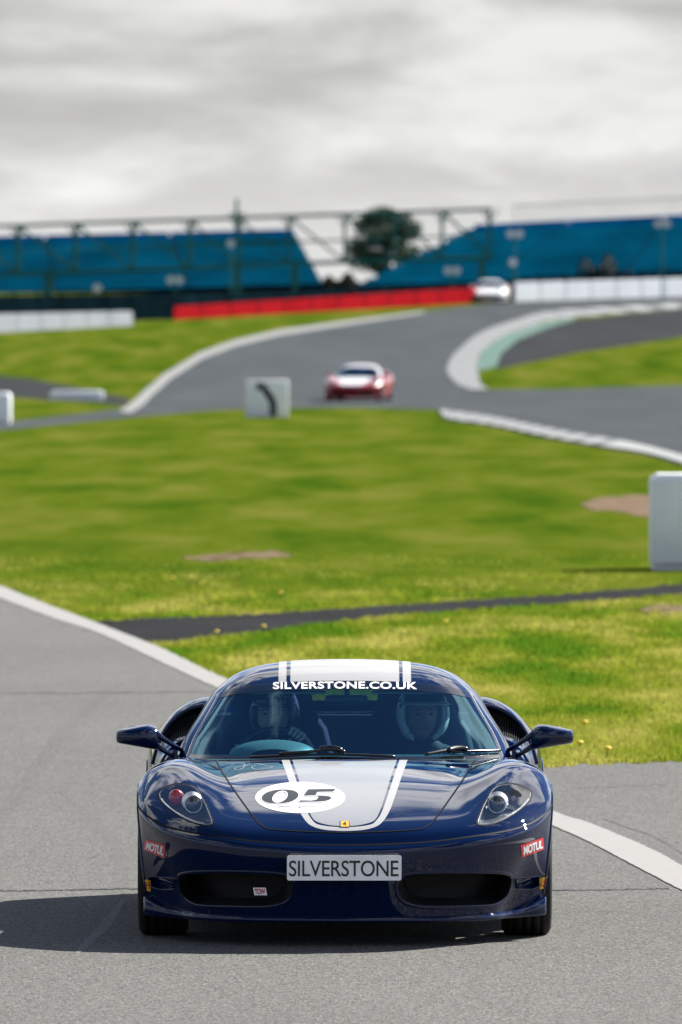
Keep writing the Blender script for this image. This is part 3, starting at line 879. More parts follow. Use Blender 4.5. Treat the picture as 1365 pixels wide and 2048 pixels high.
lamp_s = closed(LAMP, 4); slot_s = closed(SLOT, 4); intake_s = closed(INTAKE, 4)
cuts_front = [side_px(lamp_s, s) for s in (-1, 1)]
cuts_bump = [side_px(intake_s, s) for s in (-1, 1)] + [side_px(slot_s, s) for s in (-1, 1)]
front_bumper = cut_grid('front_bumper', P_bump, cuts_bump, M['paint'], CAR)
cabin = lambda c: (np.abs(c[..., 0]) < 0.72 - 0.0 * c[..., 1]) & (c[..., 1] > 0.44 + 0.55 * c[..., 0] ** 2 * 1.0)
front_body = cut_grid('front_wings', P_front, cuts_front, M['paint'], CAR, lambda c: (np.abs(c[..., 0]) < 0.70) & (c[..., 1] > 0.46 + 0.62 * c[..., 0] ** 2))
nr = 10
P_rear = SB(np.linspace(-9, 9, 18 * nr + 1), np.linspace(10.6, 18, int(7.4 * nr) + 1))
def rear_cut(c):
    ax = np.abs(c[..., 0])
    cab = (ax < 0.70) & (c[..., 1] < 2.05)
    scoop = (ax > 0.60) & (c[..., 1] > 2.0) & (c[..., 1] < 2.155) & (c[..., 2] > 0.80)
    return cab | scoop
cut_grid('rear_body', P_rear, [], M['paint'], CAR, rear_cut)

# bonnet panel, slightly proud, with its gap
bon = smooth_path(BONNET[::-1], 5)
bon_poly = [(CC + p[0], p[1]) for p in bon] + [(CC - p[0], p[1]) for p in bon[::-1][:-1]]
bon_poly = bon_poly[:len(bon)] + [(CC + k, 1520.6) for k in range(240, -250, -12)] + bon_poly[len(bon):]
bonnet = conform('bonnet', bon_poly, SURF_B, M['paint'], CAR, 0.0016, 7)
ribbon('bonnet_gap', [(CC + p[0], p[1]) for p in bon[::-1]] + [(CC - p[0], p[1]) for p in bon[1:]], SURF_B, 0.0065, M['seam'], CAR, 0.0024)
# gap between bumper and wings
def surf_ribbon(name, S, us, vs, width, mat, parent, lift=0.0015, arch=0.0):
    """strip along parameter line (u list, v list) of a surface"""
    e = 0.02
    H = []
    for u, v in zip(us, vs):
        p = S([u], [v])[0, 0]; a = S([u + e], [v])[0, 0] - S([u - e], [v])[0, 0]; b = S([u], [min(v + e, 99)])[0, 0] - S([u], [max(v - e, 0)])[0, 0]
        n = np.cross(a, b); n /= np.linalg.norm(n) + 1e-12
        H.append((Vector(p), Vector(n)))
    v_, f, nn = [], [], []
    m = len(H)
    for i, (h, n) in enumerate(H):
        t = H[min(i + 1, m - 1)][0] - H[max(i - 1, 0)][0]
        s_ = t.cross(n).normalized() * (width / 2)
        for k, l in ((-1, lift), (0, lift + arch), (1, lift)):
            v_.append(h + s_ * k + n * l); nn.append((n + s_.normalized() * k * (0.6 if arch else 0)).normalized())
    for i in range(m - 1):
        for k in (0, 1): f.append((3 * i + k, 3 * i + k + 1, 3 * i + 4 + k, 3 * i + 3 + k))
    fl = []
    for q in f:
        a, b, c = (Vector(v_[j]) for j in q[:3])
        fl.append(q if (b - a).cross(c - a).dot(Vector(nn[q[0]])) > 0 else q[::-1])
    return mesh(name, v_, fl, mat, parent, True, [tuple(q) for q in nn])
uu = np.linspace(-9, 9, 240)
surf_ribbon('bumper_gap', SB, uu, np.full(240, 4.0), 0.009, M['seam'], CAR, 0.001)
for s in (-1, 1):
    vv = np.linspace(10.95, 13.0, 40)
    surf_ribbon('door_gap', SB, np.full(40, s * 5.6) + s * np.linspace(0, 0, 40), vv, 0.006, M['seam'], CAR, 0.001)

# ---- wheel arches, wheels
def wheel(x_in, x_out, y, r, parent, name):
    s = 1 if x_out > 0 else -1
    wroot = empty(name, (0, 0, 0), parent=parent)
    a, b = abs(x_in), abs(x_out)
    wd = b - a
    prof = [(r * 0.74, a)]
    prof += [(r * 0.90, a - 0.004), (r * 0.965, a + 0.010), (r * 0.992, a + 0.028)]
    for g in (0.22, 0.42, 0.60, 0.80):
        c = a + wd * g
        prof += [(r, c - 0.008), (r - 0.007, c - 0.006), (r - 0.007, c + 0.004), (r, c + 0.006)]
    prof += [(r * 0.992, b - 0.028), (r * 0.965, b - 0.010), (r * 0.90, b + 0.004), (r * 0.74, b - 0.002)]
    MB().lathe([(q, s * z) for q, z in prof], (0, y, r), 'x', 72).build('tyre', M['rubber'], wroot, True)
    rp = [(r * 0.74, a), (r * 0.70, a + 0.02), (r * 0.66, a + wd * .5), (r * 0.70, b - 0.02), (r * 0.745, b - 0.004), (r * 0.75, b)]
    MB().lathe([(q, s * z) for q, z in rp], (0, y, r), 'x', 48).build('rim', M['rim'], wroot, True)
    m = MB()
    for k in range(5):
        th = 2 * math.pi * k / 5 + 0.3
        for dth in (-0.09, 0.09):
            p0 = (s * (b - 0.035), y + 0.05 * math.cos(th), r + 0.05 * math.sin(th))
            p1 = (s * (b - 0.012), y + r * 0.73 * math.cos(th + dth), r + r * 0.73 * math.sin(th + dth))
            m.beam(p0, p1, 0.022, 0.02)
    m.lathe([(0.001, s * (b - 0.02)), (0.05, s * (b - 0.022)), (0.06, s * (b - 0.05))], (0, y, r), 'x', 24)
    m.build('spokes', M['rim'], wroot)
    MB().lathe([(0.05, s * (b - 0.09)), (0.17, s * (b - 0.09)), (0.17, s * (b - 0.115)), (0.05, s * (b - 0.115))], (0, y, r), 'x', 40).build('brake_disc', M['lamp_silver'], wroot)
    return wroot
for s in (-1, 1):
    wheel(s * .725, s * .945, 0.0, .322, CAR, 'front_wheel')
    wheel(s * .66, s * .945, 2.6, .335, CAR, 'rear_wheel')
    for yc, zc, rr, x0, x1 in ((0.0, .322, .372, .60, .90), (2.6, .335, .378, .56, .90)):
        m = MB(); n = 26; v = []; f = []
        for k in range(n + 1):
            th = math.pi * (-0.08 + 1.16 * k / n)
            for xx in (x0, x1): v.append((s * xx, yc + rr * math.cos(th), zc + rr * math.sin(th)))
        f = [(2 * k, 2 * k + 1, 2 * k + 3, 2 * k + 2) for k in range(n)]
        b = len(v); v.append((s * x0, yc, zc)); f += [(2 * k, 2 * k + 2, b) for k in range(n)]
        m.add(v, f).build('arch_liner', M['black'], CAR, True)
    # rolled lip of the arches
    p = SB([s * 9], np.linspace(0.6, 10.0, 90))[:, 0]
    MB().tube([tuple(q) for q in p], 0.006, 6).build('arch_lip', M['paint'], CAR, True)
    p = SB([s * 9], np.linspace(13.7, 16.3, 50))[:, 0]
    MB().tube([tuple(q) for q in p], 0.006, 6).build('arch_lip', M['paint'], CAR, True)

# underbody, sills and a black block added to stop light passing through the nose
MB().box(-.62, .62, -.72, 3.2, .12, .17).build('underbody', M['black'], CAR)
MB().box(-.85, .85, .42, 2.18, .125, .19, 0.015).build('floor_pan', M['black'], CAR)
MB().box(-.58, .58, -.40, .42, .17, .50, 0.02).build('nose_light_block', M['black'], CAR)

# ---- splitter: a blade under the lip, turned up at its ends
def splitter():
    us = np.linspace(-8.75, 8.75, 121)
    lip = SB(us, [0.0])[0]
    out = []
    v, f = [], []
    for i, (u, p) in enumerate(zip(us, lip)):
        a = SB([u + 0.05], [0.0])[0, 0] - SB([u - 0.05], [0.0])[0, 0]
        nrm = np.array([a[1], -a[0], 0]); nrm /= np.linalg.norm(nrm)
        e = max(0.0, (abs(u) - 5.6) / 3.15)
        e = e * e * (3 - 2 * e)
        ex = 0.012 + 0.030 * e
        zt = p[2] + 0.004 + 0.050 * max(0, (abs(u) - 6.3) / 2.45) ** 1.5
        zb = 0.112 + 0.006 * e
        o = p + nrm * ex
        v += [(p[0] - nrm[0] * .03, p[1] - nrm[1] * .03, zb - .002), (o[0] - nrm[0] * .006, o[1] - nrm[1] * .006, zb), (o[0], o[1], zb + .008), (o[0], o[1], zt - .004), (o[0] - nrm[0] * .008, o[1] - nrm[1] * .008, zt), (p[0] - nrm[0] * .012, p[1] - nrm[1] * .012, zt - .012 * e)]
    for i in range(len(us) - 1):
        for k in range(5): f.append((6 * i + k, 6 * i + k + 1, 6 * i + 7 + k, 6 * i + 6 + k)[::-1])
    f.append(tuple(range(6))); f.append(tuple(6 * (len(us) - 1) + k for k in range(5, -1, -1)))
    mesh('splitter', v, f, M['paint'], CAR, True)
splitter()

# ---- air intakes: ducts behind the openings
def duct(outline, s, depth, name, rim_w, back_mat, shrink=0.9, rise=0.02, wall=None):
    poly = side_px(outline, s)
    H = [SURF_B.px(*p)[0] for p in poly]
    root = empty(name, (0, 0, 0), parent=CAR)
    c = sum(H, Vector()) / len(H)
    n = len(H)
    v = [tuple(h) for h in H]
    v += [tuple(c + (h - c) * shrink + Vector((0, depth * 0.6, 0))) for h in H]
    v += [tuple(c + (h - c) * shrink * 0.97 + Vector((0, depth, rise))) for h in H]
    f = []
    for L_ in (0, n):
        f += [(L_ + i, L_ + (i + 1) % n, L_ + n + (i + 1) % n, L_ + n + i) for i in range(n)]
    mesh('duct_wall', v, f, wall or M['duct'], root, True)
    b = [v[2 * n + i] for i in range(n)]
    mesh('duct_back', b, [tuple(range(n))], back_mat, root, False)
    ribbon('duct_rim', poly, SURF_B, rim_w, M['paint'], root, 0.001, True, 3.0, 0.004)
    return root, c
M['grille'] = pmat('radiator_mesh', (0.004, 0.004, 0.005), 0.6, bump=0.6, bscale=200)
for s in (-1, 1):
    duct(intake_s, s, 0.22, 'air_intake', 0.016, M['grille'])
    duct(slot_s, s, 0.04, 'corner_vent', 0.006, M['paint'], 0.80, 0.0, M['paint'])

# ---- headlamps
def headlamp(s):
    root = empty('headlamp', (0, 0, 0), parent=CAR, label='clear teardrop headlamp with round projector' + (' and red bulb' if s < 0 else ''))
    poly = side_px(lamp_s, s)
    conform('lamp_cover', poly, SURF_B, M['lamp_glass'], root, 0.0005, 5)
    ribbon('lamp_seal', poly, SURF_B, 0.009, M['seam'], root, 0.0016, True, 3.0)
    ins = [(np.array(p) - np.mean(poly, 0)) * 0.955 + np.mean(poly, 0) for p in poly]
    ribbon('lamp_trim', ins, SURF_B, 0.0045, M['lamp_silver'], root, 0.001, True, 3.0, 0.001)
    H = [SURF_B.px(*p)[0] for p in poly]
    c = sum(H, Vector()) / len(H); n = len(H)
    back = Vector((0, 0.13, -0.015))
    v = [tuple(h + Vector((0, 0.004, 0))) for h in H] + [tuple(c + (h - c) * 0.93 + back * 0.45) for h in H] + [tuple(c + (h - c) * 0.80 + back) for h in H]
    f = []
    for L_ in (0, n): f += [(L_ + i, L_ + (i + 1) % n, L_ + n + (i + 1) % n, L_ + n + i) for i in range(n)]
    f.append(tuple(2 * n + i for i in range(n)))
    mesh('lamp_bowl', v, f, M['lamp_dark'], root, False)
    def at(dx, py, deep):
        h = SURF_B.px(CC + s * dx, py)[0]
        return h + Vector((0, deep, -deep * 0.06))
    # projector: silver ring, collar above it, dark lens
    pc = at(304, 1608, 0.055)
    sc = 0.00227
    th = np.linspace(0, 2 * math.pi, 41)[:-1]
    MB().tube([(pc.x + 17.5 * sc * math.cos(t), pc.y, pc.z + 17.5 * sc * math.sin(t)) for t in list(th) + [th[0]]], 0.0032, 8, False).build('projector_ring', M['chrome'], root, True)
    MB().lathe([(17 * sc, 0.006), (16 * sc, -0.004), (13 * sc, -0.014), (8 * sc, -0.021), (0.001, -0.024)], pc, 'y', 32).build('projector_lens', M['lens'], root, True)
    MB().lathe([(17 * sc, 0.0), (20 * sc, 0.02), (21 * sc, 0.05)], pc, 'y', 32).build('projector_barrel', M['lamp_silver'], root, True)
    # bright crescent collar above the projector
    v, f = [], []
    a0, a1 = R(35), R(200)
    for k in range(25):
        t = a0 + (a1 - a0) * k / 24
        wdt = 7.5 * sc * math.sin(math.pi * (0.08 + 0.84 * k / 24))
        for r_, dy in ((18.5 * sc, -0.004), (18.5 * sc + wdt, 0.012)):
            v.append((pc.x - s * r_ * math.cos(t), pc.y + dy, pc.z + r_ * math.sin(t)))
    f = [(2 * k, 2 * k + 1, 2 * k + 3, 2 * k + 2) for k in range(24)]
    mesh('projector_collar', v, f, pmat('lamp_collar', (0.8, 0.8, 0.8), 0.35, metal=0.3), root, True)
    # indicator bulb
    bc = at(338, 1596, 0.05)
    if s < 0:
        MB().ellipsoid(bc + Vector((0, 0, 0.004)), 14 * sc, 0.02, 16 * sc, 24, 14).build('indicator_bulb', M['lamp_red'], root, True)
        MB().lathe([(15 * sc, 0.004), (17 * sc, 0.03)], bc, 'y', 28).build('indicator_bowl', M['lamp_silver'], root, True)
    else:
        MB().lathe([(0.001, 0.02), (7 * sc, 0.018), (15 * sc, 0.004), (17 * sc, -0.004)], bc, 'y', 28).build('indicator_bowl', M['lamp_silver'], root, True)
        MB().ellipsoid(bc, 6 * sc, 0.012, 6 * sc, 16, 10).build('indicator_bulb', pmat('bulb_grey_pink', (0.4, 0.3, 0.33), 0.2), root, True)
    # ribbed light strip along the lower edge
    path = [(368, 1598), (359, 1609), (346, 1620), (330, 1630.5), (313, 1638.5), (297, 1644.5), (281, 1648)]
    sp = smooth_path(path, 10)
    m = MB()
    for k in range(0, len(sp) - 1, 1):
        a, b = at(sp[k][0], sp[k][1], 0.010), at(sp[k + 1][0], sp[k + 1][1], 0.010)
        m.beam(a + (b - a) * 0.1, a + (b - a) * 0.8, 0.008, 0.009)
    o = m.build('light_strip', M['lamp_silver'], root); o['kind'] = 'stuff'
for s in (-1, 1): headlamp(s)

# ---- greenhouse
def gh_patch(name, u0, u1, v0, v1, mat, nu, nv, lift=0.0, parent=CAR, sym=False):
    us = np.linspace(u0, u1, nu); vs = np.linspace(v0, v1, nv)
    P = SG(us, vs)
    if lift:
        n = np.cross(np.gradient(P, axis=1), np.gradient(P, axis=0)); n /= np.linalg.norm(n, axis=2, keepdims=True)
        P = P + n * lift
    return mesh(name, P.reshape(-1, 3), grid_faces(nv, nu), mat, parent, True)
UA = 4.62                       # windscreen edge
VT = 2.93                       # windscreen top
gh_patch('windscreen', -UA, UA, 0.02, VT, M['screen_glass'], 160, 70)
gh_patch('roof', -5.75, 5.75, VT, 6.1, M['paint'], 150, 60)
for s in (-1, 1):
    a, b = (UA, 5.75) if s > 0 else (-5.75, -UA)
    gh_patch('windscreen_pillar', a, b, 0.0, VT, M['paint'], 24, 60)
    a, b = (5.75, 6.98) if s > 0 else (-6.98, -5.75)
    gh_patch('side_window', a, b, 0.5, 5.0, M['side_glass'], 20, 50)
    gh_patch('quarter_panel', a, b, 5.0, 9.0, M['paint'], 20, 40)
    a, b = (5.75, 7.0) if s > 0 else (-7.0, -5.75)
    gh_patch('mirror_base_panel', a, b, 0.0, 0.5, M['paint'], 20, 12)
    a, b = (3.6, 5.75) if s > 0 else (-5.75, -3.6)
    gh_patch('buttress', a, b, 6.1, 9.0, M['paint'], 30, 40)
    vv = np.linspace(0.05, 5.0, 90)
    surf_ribbon('window_seal', SG, np.full(90, s * 5.75), vv, 0.014, M['satin'], CAR, 0.001, 0.003)
gh_patch('rear_window', -3.6, 3.6, 6.1, 7.9, M['rear_glass'], 60, 30)
gh_patch('engine_cover', -3.6, 3.6, 7.9, 9.0, M['paint'], 60, 20)
# black border and the film strip of the windscreen
def frame_strip(pts, width, name, mat, lift=0.0012, arch=0.0):
    us = [p[0] for p in pts]; vs = [p[1] for p in pts]
    return surf_ribbon(name, SG, us, vs, width, mat, CAR, lift, arch)
t_ = np.linspace(0, 1, 120)
for s in (-1, 1):
    frame_strip([(s * (UA - 0.06), 0.02 + (VT - 0.02) * k) for k in t_], 0.022, 'screen_border', M['frit'])
    frame_strip([(s * (UA + 0.05), 0.02 + (VT - 0.02) * k) for k in t_], 0.006, 'screen_trim', M['chrome'], 0.002, 0.003)
frame_strip([(-UA + 2 * UA * k, VT - 0.02) for k in t_], 0.012, 'screen_border', M['frit'])
frame_strip([(-UA + 2 * UA * k, 0.045) for k in t_], 0.03, 'screen_border', M['frit'])
gh_patch('sunstrip', -UA + .1, UA - .1, 2.58, VT - 0.02, M['sunstrip'], 120, 14, 0.0015)
# ---- stripes and lettering on the body
ST_O = [(126,1520.8),(112,1561),(99,1600),(90.5,1622),(79,1641),(65,1653),(42,1660),(14,1662.5),(0,1662.8)]
ST_G = [(110,1520.8),(96.5,1561),(83,1602),(74,1626),(66,1639),(56,1648.5),(37,1653),(14,1655),(0,1655.3)]
ST_P = [(104.5,1520.8),(91,1561),(78,1603),(69.5,1626),(63,1638),(52.5,1645.5),(32,1650.7),(14,1652.6),(0,1653)]
def mirror_path(pts, n=6):
    sp = smooth_path(pts, n)
    return [(CC - 1 + p[0], p[1]) for p in sp] + [(CC - 1 - p[0], p[1]) for p in sp[::-1][1:]]
so_, sg_, sp_ = mirror_path(ST_O), mirror_path(ST_G), mirror_path(ST_P)
conform('bonnet_band', so_ + sg_[::-1], SURF_B, M['vinyl_white'], CAR, 0.0024, 6)
conform('bonnet_stripe', sp_, SURF_B, M['vinyl'], CAR, 0.0024, 7)
# roof stripes
for nm, a, b, mt in (('roof_stripe', -108, 108, 'vinyl_white'), ('roof_band', -131.5, -116, 'vinyl_white'), ('roof_band', 115, 131.5, 'vinyl_white')):
    P = SG(np.linspace(-2.4, 2.4, 2), [3, 6])
    k = 0.00239
    us = np.linspace(a * k, b * k, 40)
    rows = []
    for v_ in np.linspace(VT + 0.035, 5.9, 50):
        line = SG(np.linspace(-3, 3, 121), [v_])[0]
        rows.append(np.stack([us, np.interp(us, line[:, 0], line[:, 1]), np.interp(us, line[:, 0], line[:, 2]) + 0.0022], 1))
    rows = np.array(rows)
    mesh(nm, rows.reshape(-1, 3), grid_faces(50, 40), M[mt], CAR, True)

# number roundel
E = [(601 + 90 * math.cos(t), 1596.2 + 31.3 * math.sin(t)) for t in np.linspace(0, 2 * math.pi, 73)[:-1]]
M['roundel'] = pmat('roundel_white', (0.62, 0.63, 0.66), 0.4, coat=0.3, coat_rough=0.08)
rdl = conform('number_roundel', E, SURF_B, M['roundel'], CAR, 0.0032, 6)
Z = lambda x, y: (480 + x * 0.27839, 1500 + y * 0.27855)
def zero(sc_o, sc_i):
    o = [Z(290 + sc_o * 139 * math.copysign(abs(math.cos(t)) ** 0.85, math.cos(t)) - 26 * math.sin(t) * sc_o, 340 + (sc_o * 55 + (sc_o - 1) * 20) * math.sin(t)) for t in np.linspace(0, 2 * math.pi, 61)[:-1]]
    i = [Z(290 + sc_i * 40 * math.cos(t) - 16 * math.sin(t) * sc_i, 341 + sc_i * 33 * math.sin(t)) for t in np.linspace(0, 2 * math.pi, 41)[:-1]]
    return o, i
five = [(487,281),(698,280),(676,312),(562,314),(550,329),(590,326),(640,330),(664,342),(666,356),(648,370),(612,380),(560,384),(413,383),(434,360),(512,362),(548,356),(556,346),(546,338),(520,339),(448,340)]
def grow(poly, d):
    P = np.array(poly, float); n = len(P); out = []
    area = 0.5 * sum(P[i - 1][0] * P[i][1] - P[i][0] * P[i - 1][1] for i in range(n))
    for i in range(n):
        a, b = P[i] - P[i - 1], P[(i + 1) % n] - P[i]
        na = np.array([a[1], -a[0]]) / (np.linalg.norm(a) + 1e-9); nb = np.array([b[1], -b[0]]) / (np.linalg.norm(b) + 1e-9)
        m_ = na + nb; m_ = m_ / max(0.6, np.linalg.norm(m_) ** 2 / 2) 
        out.append(tuple(P[i] + m_ * d * (1 if area > 0 else -1)))
    return out
o, i = zero(1.0, 1.0)
conform('digit_outline', o, SURF_B, M['black_print'], rdl, 0.0037, 5, [i])
o, i = zero(0.975, 1.10)
conform('digit_keyline', o, SURF_B, M['white_print'], rdl, 0.0040, 5, [i])
o, i = zero(0.935, 1.30)
conform('digit_face', o, SURF_B, M['grey_print'], rdl, 0.0044, 5, [i])
f5 = [Z(*p) for p in five]
conform('digit_outline', f5, SURF_B, M['black_print'], rdl, 0.0037, 5)
conform('digit_keyline', grow(f5, -0.7), SURF_B, M['white_print'], rdl, 0.0040, 5)
conform('digit_face', grow(f5, -1.9), SURF_B, M['grey_print'], rdl, 0.0044, 5)
# handwritten line under the number
def scribble(pts, wdt=0.0028):
    ribbon('signature_stroke', smooth_path([Z(*p) for p in pts], 4), SURF_B, wdt, M['black_print'], rdl, 0.0038)
scribble([(290,400),(276,403),(284,408),(292,414),(284,420),(276,416)])
scribble([(296,414),(304,408),(308,416),(316,409),(324,415),(334,408),(340,416),(352,408),(358,414),(372,409),(384,408)])
scribble([(440,402),(426,406),(432,413),(420,418),(440,416),(450,409),(458,414),(470,408),(480,414),(494,408),(506,413),(520,408),(536,413),(552,407),(572,409),(592,404)])
scribble([(430,421),(500,420),(596,416)], 0.002)
# thin circuit-map outline on the bonnet
Zc = [(462,1531),(476,1527),(490,1529),(486,1534),(474,1536),(470,1539),(480,1540),(492,1533),(505,1527),(520,1529),(531,1532),(545,1534),(540,1537),(528,1538),(520,1540),(510,1539),(504,1535),(512,1532)]
ribbon('circuit_outline', smooth_path(Zc, 5), SURF_B, 0.0036, M['vinyl_white'], CAR, 0.0024)

# nose badge
def rect(x0, y0, x1, y1): return [(x0, y0), (x1, y0), (x1, y1), (x0, y1)]
bd = conform('nose_badge', rect(680.5, 1643, 699.5, 1656.3), SURF_B, M['chrome'], CAR, 0.0045, 4)
conform('badge_face', rect(682.2, 1644, 697.8, 1655.3), SURF_B, M['yellow_print'], bd, 0.0055, 4)
horse = [(690,1645.2),(692.5,1646.2),(692,1647.8),(694.5,1648.6),(693,1649.6),(691.5,1649.4),(692,1651.2),(694,1652.4),(692,1653.6),(690.6,1652),(689,1650.8),(687.2,1652.6),(686,1652),(687.4,1650),(686,1648.8),(687.8,1648.2),(689.4,1648.4)]
conform('badge_emblem', horse, SURF_B, M['black_print'], bd, 0.0062, 3)

# oil sponsor stickers on the bumper corners, tow sticker, tyre sponsor stickers
def quad_map(q, v):
    q = np.array(q, float)            # tl, tr, br, bl in photograph pixels
    u, t = v[:, 0:1], 1 - v[:, 1:2]
    return q[0] * (1 - u) * (1 - t) + q[1] * u * (1 - t) + q[2] * u * t + q[3] * (1 - u) * t
def sub_quad(q, a, b, c, d):
    v = np.array([(a, 1 - b), (c, 1 - b), (c, 1 - d), (a, 1 - d)], float)
    return quad_map(q, v)
MOT = text_2d('MOTUL', 0.045, 0.18, 0.92); TOW = text_2d('TOW', 0.035, 0.12, 0.9)
def dense_quad(q, n=10):
    out = []
    for i in range(4):
        a, b = np.array(q[i], float), np.array(q[(i + 1) % 4], float)
        out += [tuple(a + (b - a) * k / n) for k in range(n)]
    return out
for q in ([(291.5,1678), (332,1689.5), (330,1716), (288.5,1700)], [(1041,1690), (1086,1674.5), (1088,1698.5), (1043.5,1715)]):
    st = conform('oil_sticker', dense_quad(q), SURF_B, M['red_print'], CAR, 0.0022, 4)
    v = quad_map(sub_quad(q, .08, .16, .94, .86), MOT[0])
    lay('sticker_lettering', [tuple(p) for p in v], MOT[1], SURF_B, M['white_print'], st, 0.0034)

# plate with its holder
PL = MB()
y_pl = -1.018
k = (CAMD + y_pl) / FPX
pz = lambda py: CAMH - (py - HOR) * k
pxx = lambda px: (px - CX) * k + CAMX
def rounded(x0, x1, z0, z1, r, n=5):
    out = []
    for cx_, cz_, a in ((x1 - r, z1 - r, 0), (x0 + r, z1 - r, 90), (x0 + r, z0 + r, 180), (x1 - r, z0 + r, 270)):
        out += [(cx_ + r * math.cos(R(a + 90 * t / n)), cz_ + r * math.sin(R(a + 90 * t / n))) for t in range(n + 1)]
    return out
rp_ = rounded(pxx(574.5), pxx(803.5), pz(1761), pz(1711), 0.009)
n = len(rp_)
v = [(x, y_pl, z) for x, z in rp_] + [(x, y_pl + 0.006, z) for x, z in rp_]
M['plate'] = pmat('plate_white', (0.84, 0.84, 0.83), 0.45, var=0.06, vscale=14)
plate = mesh('number_plate', v, [tuple(range(n))[::-1], tuple(range(n, 2 * n))] + [(i, (i + 1) % n, n + (i + 1) % n, n + i) for i in range(n)], M['plate'], CAR, False)
SIL = text_2d('SILVERSTONE', 0.006, 0, 0.96)
v = [(pxx(578.5 + p[0] * 219), y_pl - 0.0012, pz(1753 - p[1] * 32)) for p in SIL[0]]
mesh('plate_lettering', v, SIL[1], M['black_print'], plate, False)
MB().box(-.2, .2, y_pl + 0.007, -.90, pz(1755), pz(1716)).build('plate_mount', M['black'], CAR)
for bx in (598, 787):
    MB().lathe([(0.001, -.0035), (.004, -.003), (.005, 0)], (pxx(bx), y_pl, pz(1737)), 'y', 10).build('plate_screw', M['black_print'], plate)

q = [(506.5,1775.5), (532,1775.5), (534.5,1790.5), (509.5,1790.5)]
yy = SURF_B.px(520, 1783)
d_ = (yy[0].y + CAMD - 0.014) / FPX
W2 = lambda p, off: ((p[0] - CX) * d_ + CAMX, yy[0].y - 0.014 - off, CAMH - (p[1] - HOR) * d_)
tow = mesh('tow_sticker', [W2(p, 0) for p in q] + [W2(p, -0.02) for p in q], [(3, 2, 1, 0), (0, 1, 5, 4), (1, 2, 6, 5), (2, 3, 7, 6), (3, 0, 4, 7)], M['plate'], CAR, False, label='small white tow sticker with red letters')
mesh('tow_lettering', [W2(p, 0.001) for p in quad_map(sub_quad(q, .08, .12, .93, .88), TOW[0])], TOW[1], pmat('tow_red', (0.45, 0.01, 0.04), 0.5), tow, False)

# tyre sponsor stickers at the ends of the bumper, half hidden round the corner
for q, tx in (([(290.5,1759), (302,1761), (302,1783), (292,1780)], 'PI'), ([(1079,1756), (1090.5,1754), (1089.5,1776), (1079.5,1778.5)], 'LI')):
    st = conform('tyre_sticker', dense_quad(q), SURF_B, M['yellow_print'], CAR, 0.0022, 3)
    T2 = text_2d(tx, 0.02)
    lay('sticker_lettering', [tuple(p) for p in quad_map(sub_quad(q, .14, .2, .9, .8), T2[0])], T2[1], SURF_B, M['red_print'], st, 0.0034)

# web address on the film strip, and the same on the driver's helmet later
WEB = text_2d('SILVERSTONE.CO.UK', 0.028, 0, 1.06)
v = [(546.5 + p[0] * 288, 1378.3 - p[1] * 14.3 + 1.2 * ((p[0] - .5) * 2) ** 2) for p in WEB[0]]
lay('sunstrip_lettering', v, WEB[1], SURF_G, M['white_print'], CAR, 0.003)

# ---- door mirrors
def door_mirror(s):
    root = empty('door_mirror', (0, 0, 0), parent=CAR)
    Yd = 0.93
    kk = (CAMD + Yd) / FPX
    X = lambda dx: s * dx * kk
    Zm = lambda py: CAMH - (py - HOR) * kk
    # head: sections from the outer end to the neck (offset, top row, bottom row, depth)
    secs = [(456.6,1464,1482,.040),(456,1462,1484,.052),(452,1459.5,1486.5,.066),(440,1457,1488.5,.080),(425,1454.2,1491.2,.090),(408,1450.8,1494.2,.094),(396,1449.2,1496.4,.090),(386,1450.5,1498,.080),(379,1454.5,1498.8,.066),(373,1461,1499.6,.05)]
    v, f = [], []
    n = 28
    for dx, t, b, dep in secs:
        for q in range(n):
            th = 2 * math.pi * q / n
            c_, s_ = math.cos(th), math.sin(th)
            pw = lambda a, e: math.copysign(abs(a) ** e, a)
            zc, hz = (Zm(t) + Zm(b)) / 2, (Zm(t) - Zm(b)) / 2
            v.append((X(dx), Yd + dep * pw(c_, .75) + (0.02 if c_ > 0 else 0), zc + hz * pw(s_, .72)))
    for a in range(len(secs) - 1):
        for q in range(n):
            F_ = (a * n + q, a * n + (q + 1) % n, (a + 1) * n + (q + 1) % n, (a + 1) * n + q)
            f.append(F_ if s > 0 else F_[::-1])
    f.append(tuple(range(n - 1, -1, -1)) if s < 0 else tuple(range(n))); f.append(tuple((len(secs) - 1) * n + q for q in range(n)))
    mesh('mirror_shell', v, f, M['paint'], root, True)
    st = lambda pts, r: MB().tube([(X(a), Yd + dy, Zm(b)) for a, b, dy in pts], r, 10, True, 0.75)
    st([(390,1466,0),(376,1469,0),(362,1478,0.0),(345,1490,.01),(334,1497,.03),(326,1502,.06)], [.026, .023, .0165, .0145, .0145, .015]).build('mirror_stalk', M['paint'], root, True)
    st([(392,1486,0),(378,1490,0),(362,1501,0.0),(350,1508.5,.005),(340,1515,.02),(331,1520,.05)], [.022, .021, .0165, .0145, .0145, .015]).build('mirror_stalk', M['paint'], root, True)
    MB().ellipsoid((X(415), Yd + 0.112, Zm(1473)), .075, .004, .045, 20, 10, 0.8).build('mirror_pane', M['mirror_glass'], root, True)
    MB().box(*sorted((X(334), X(341))), Yd - 0.01, Yd + 0.05, Zm(1524), Zm(1500), 0.004).build('mirror_foot', M['paint'], root)
for s in (-1, 1): door_mirror(s)

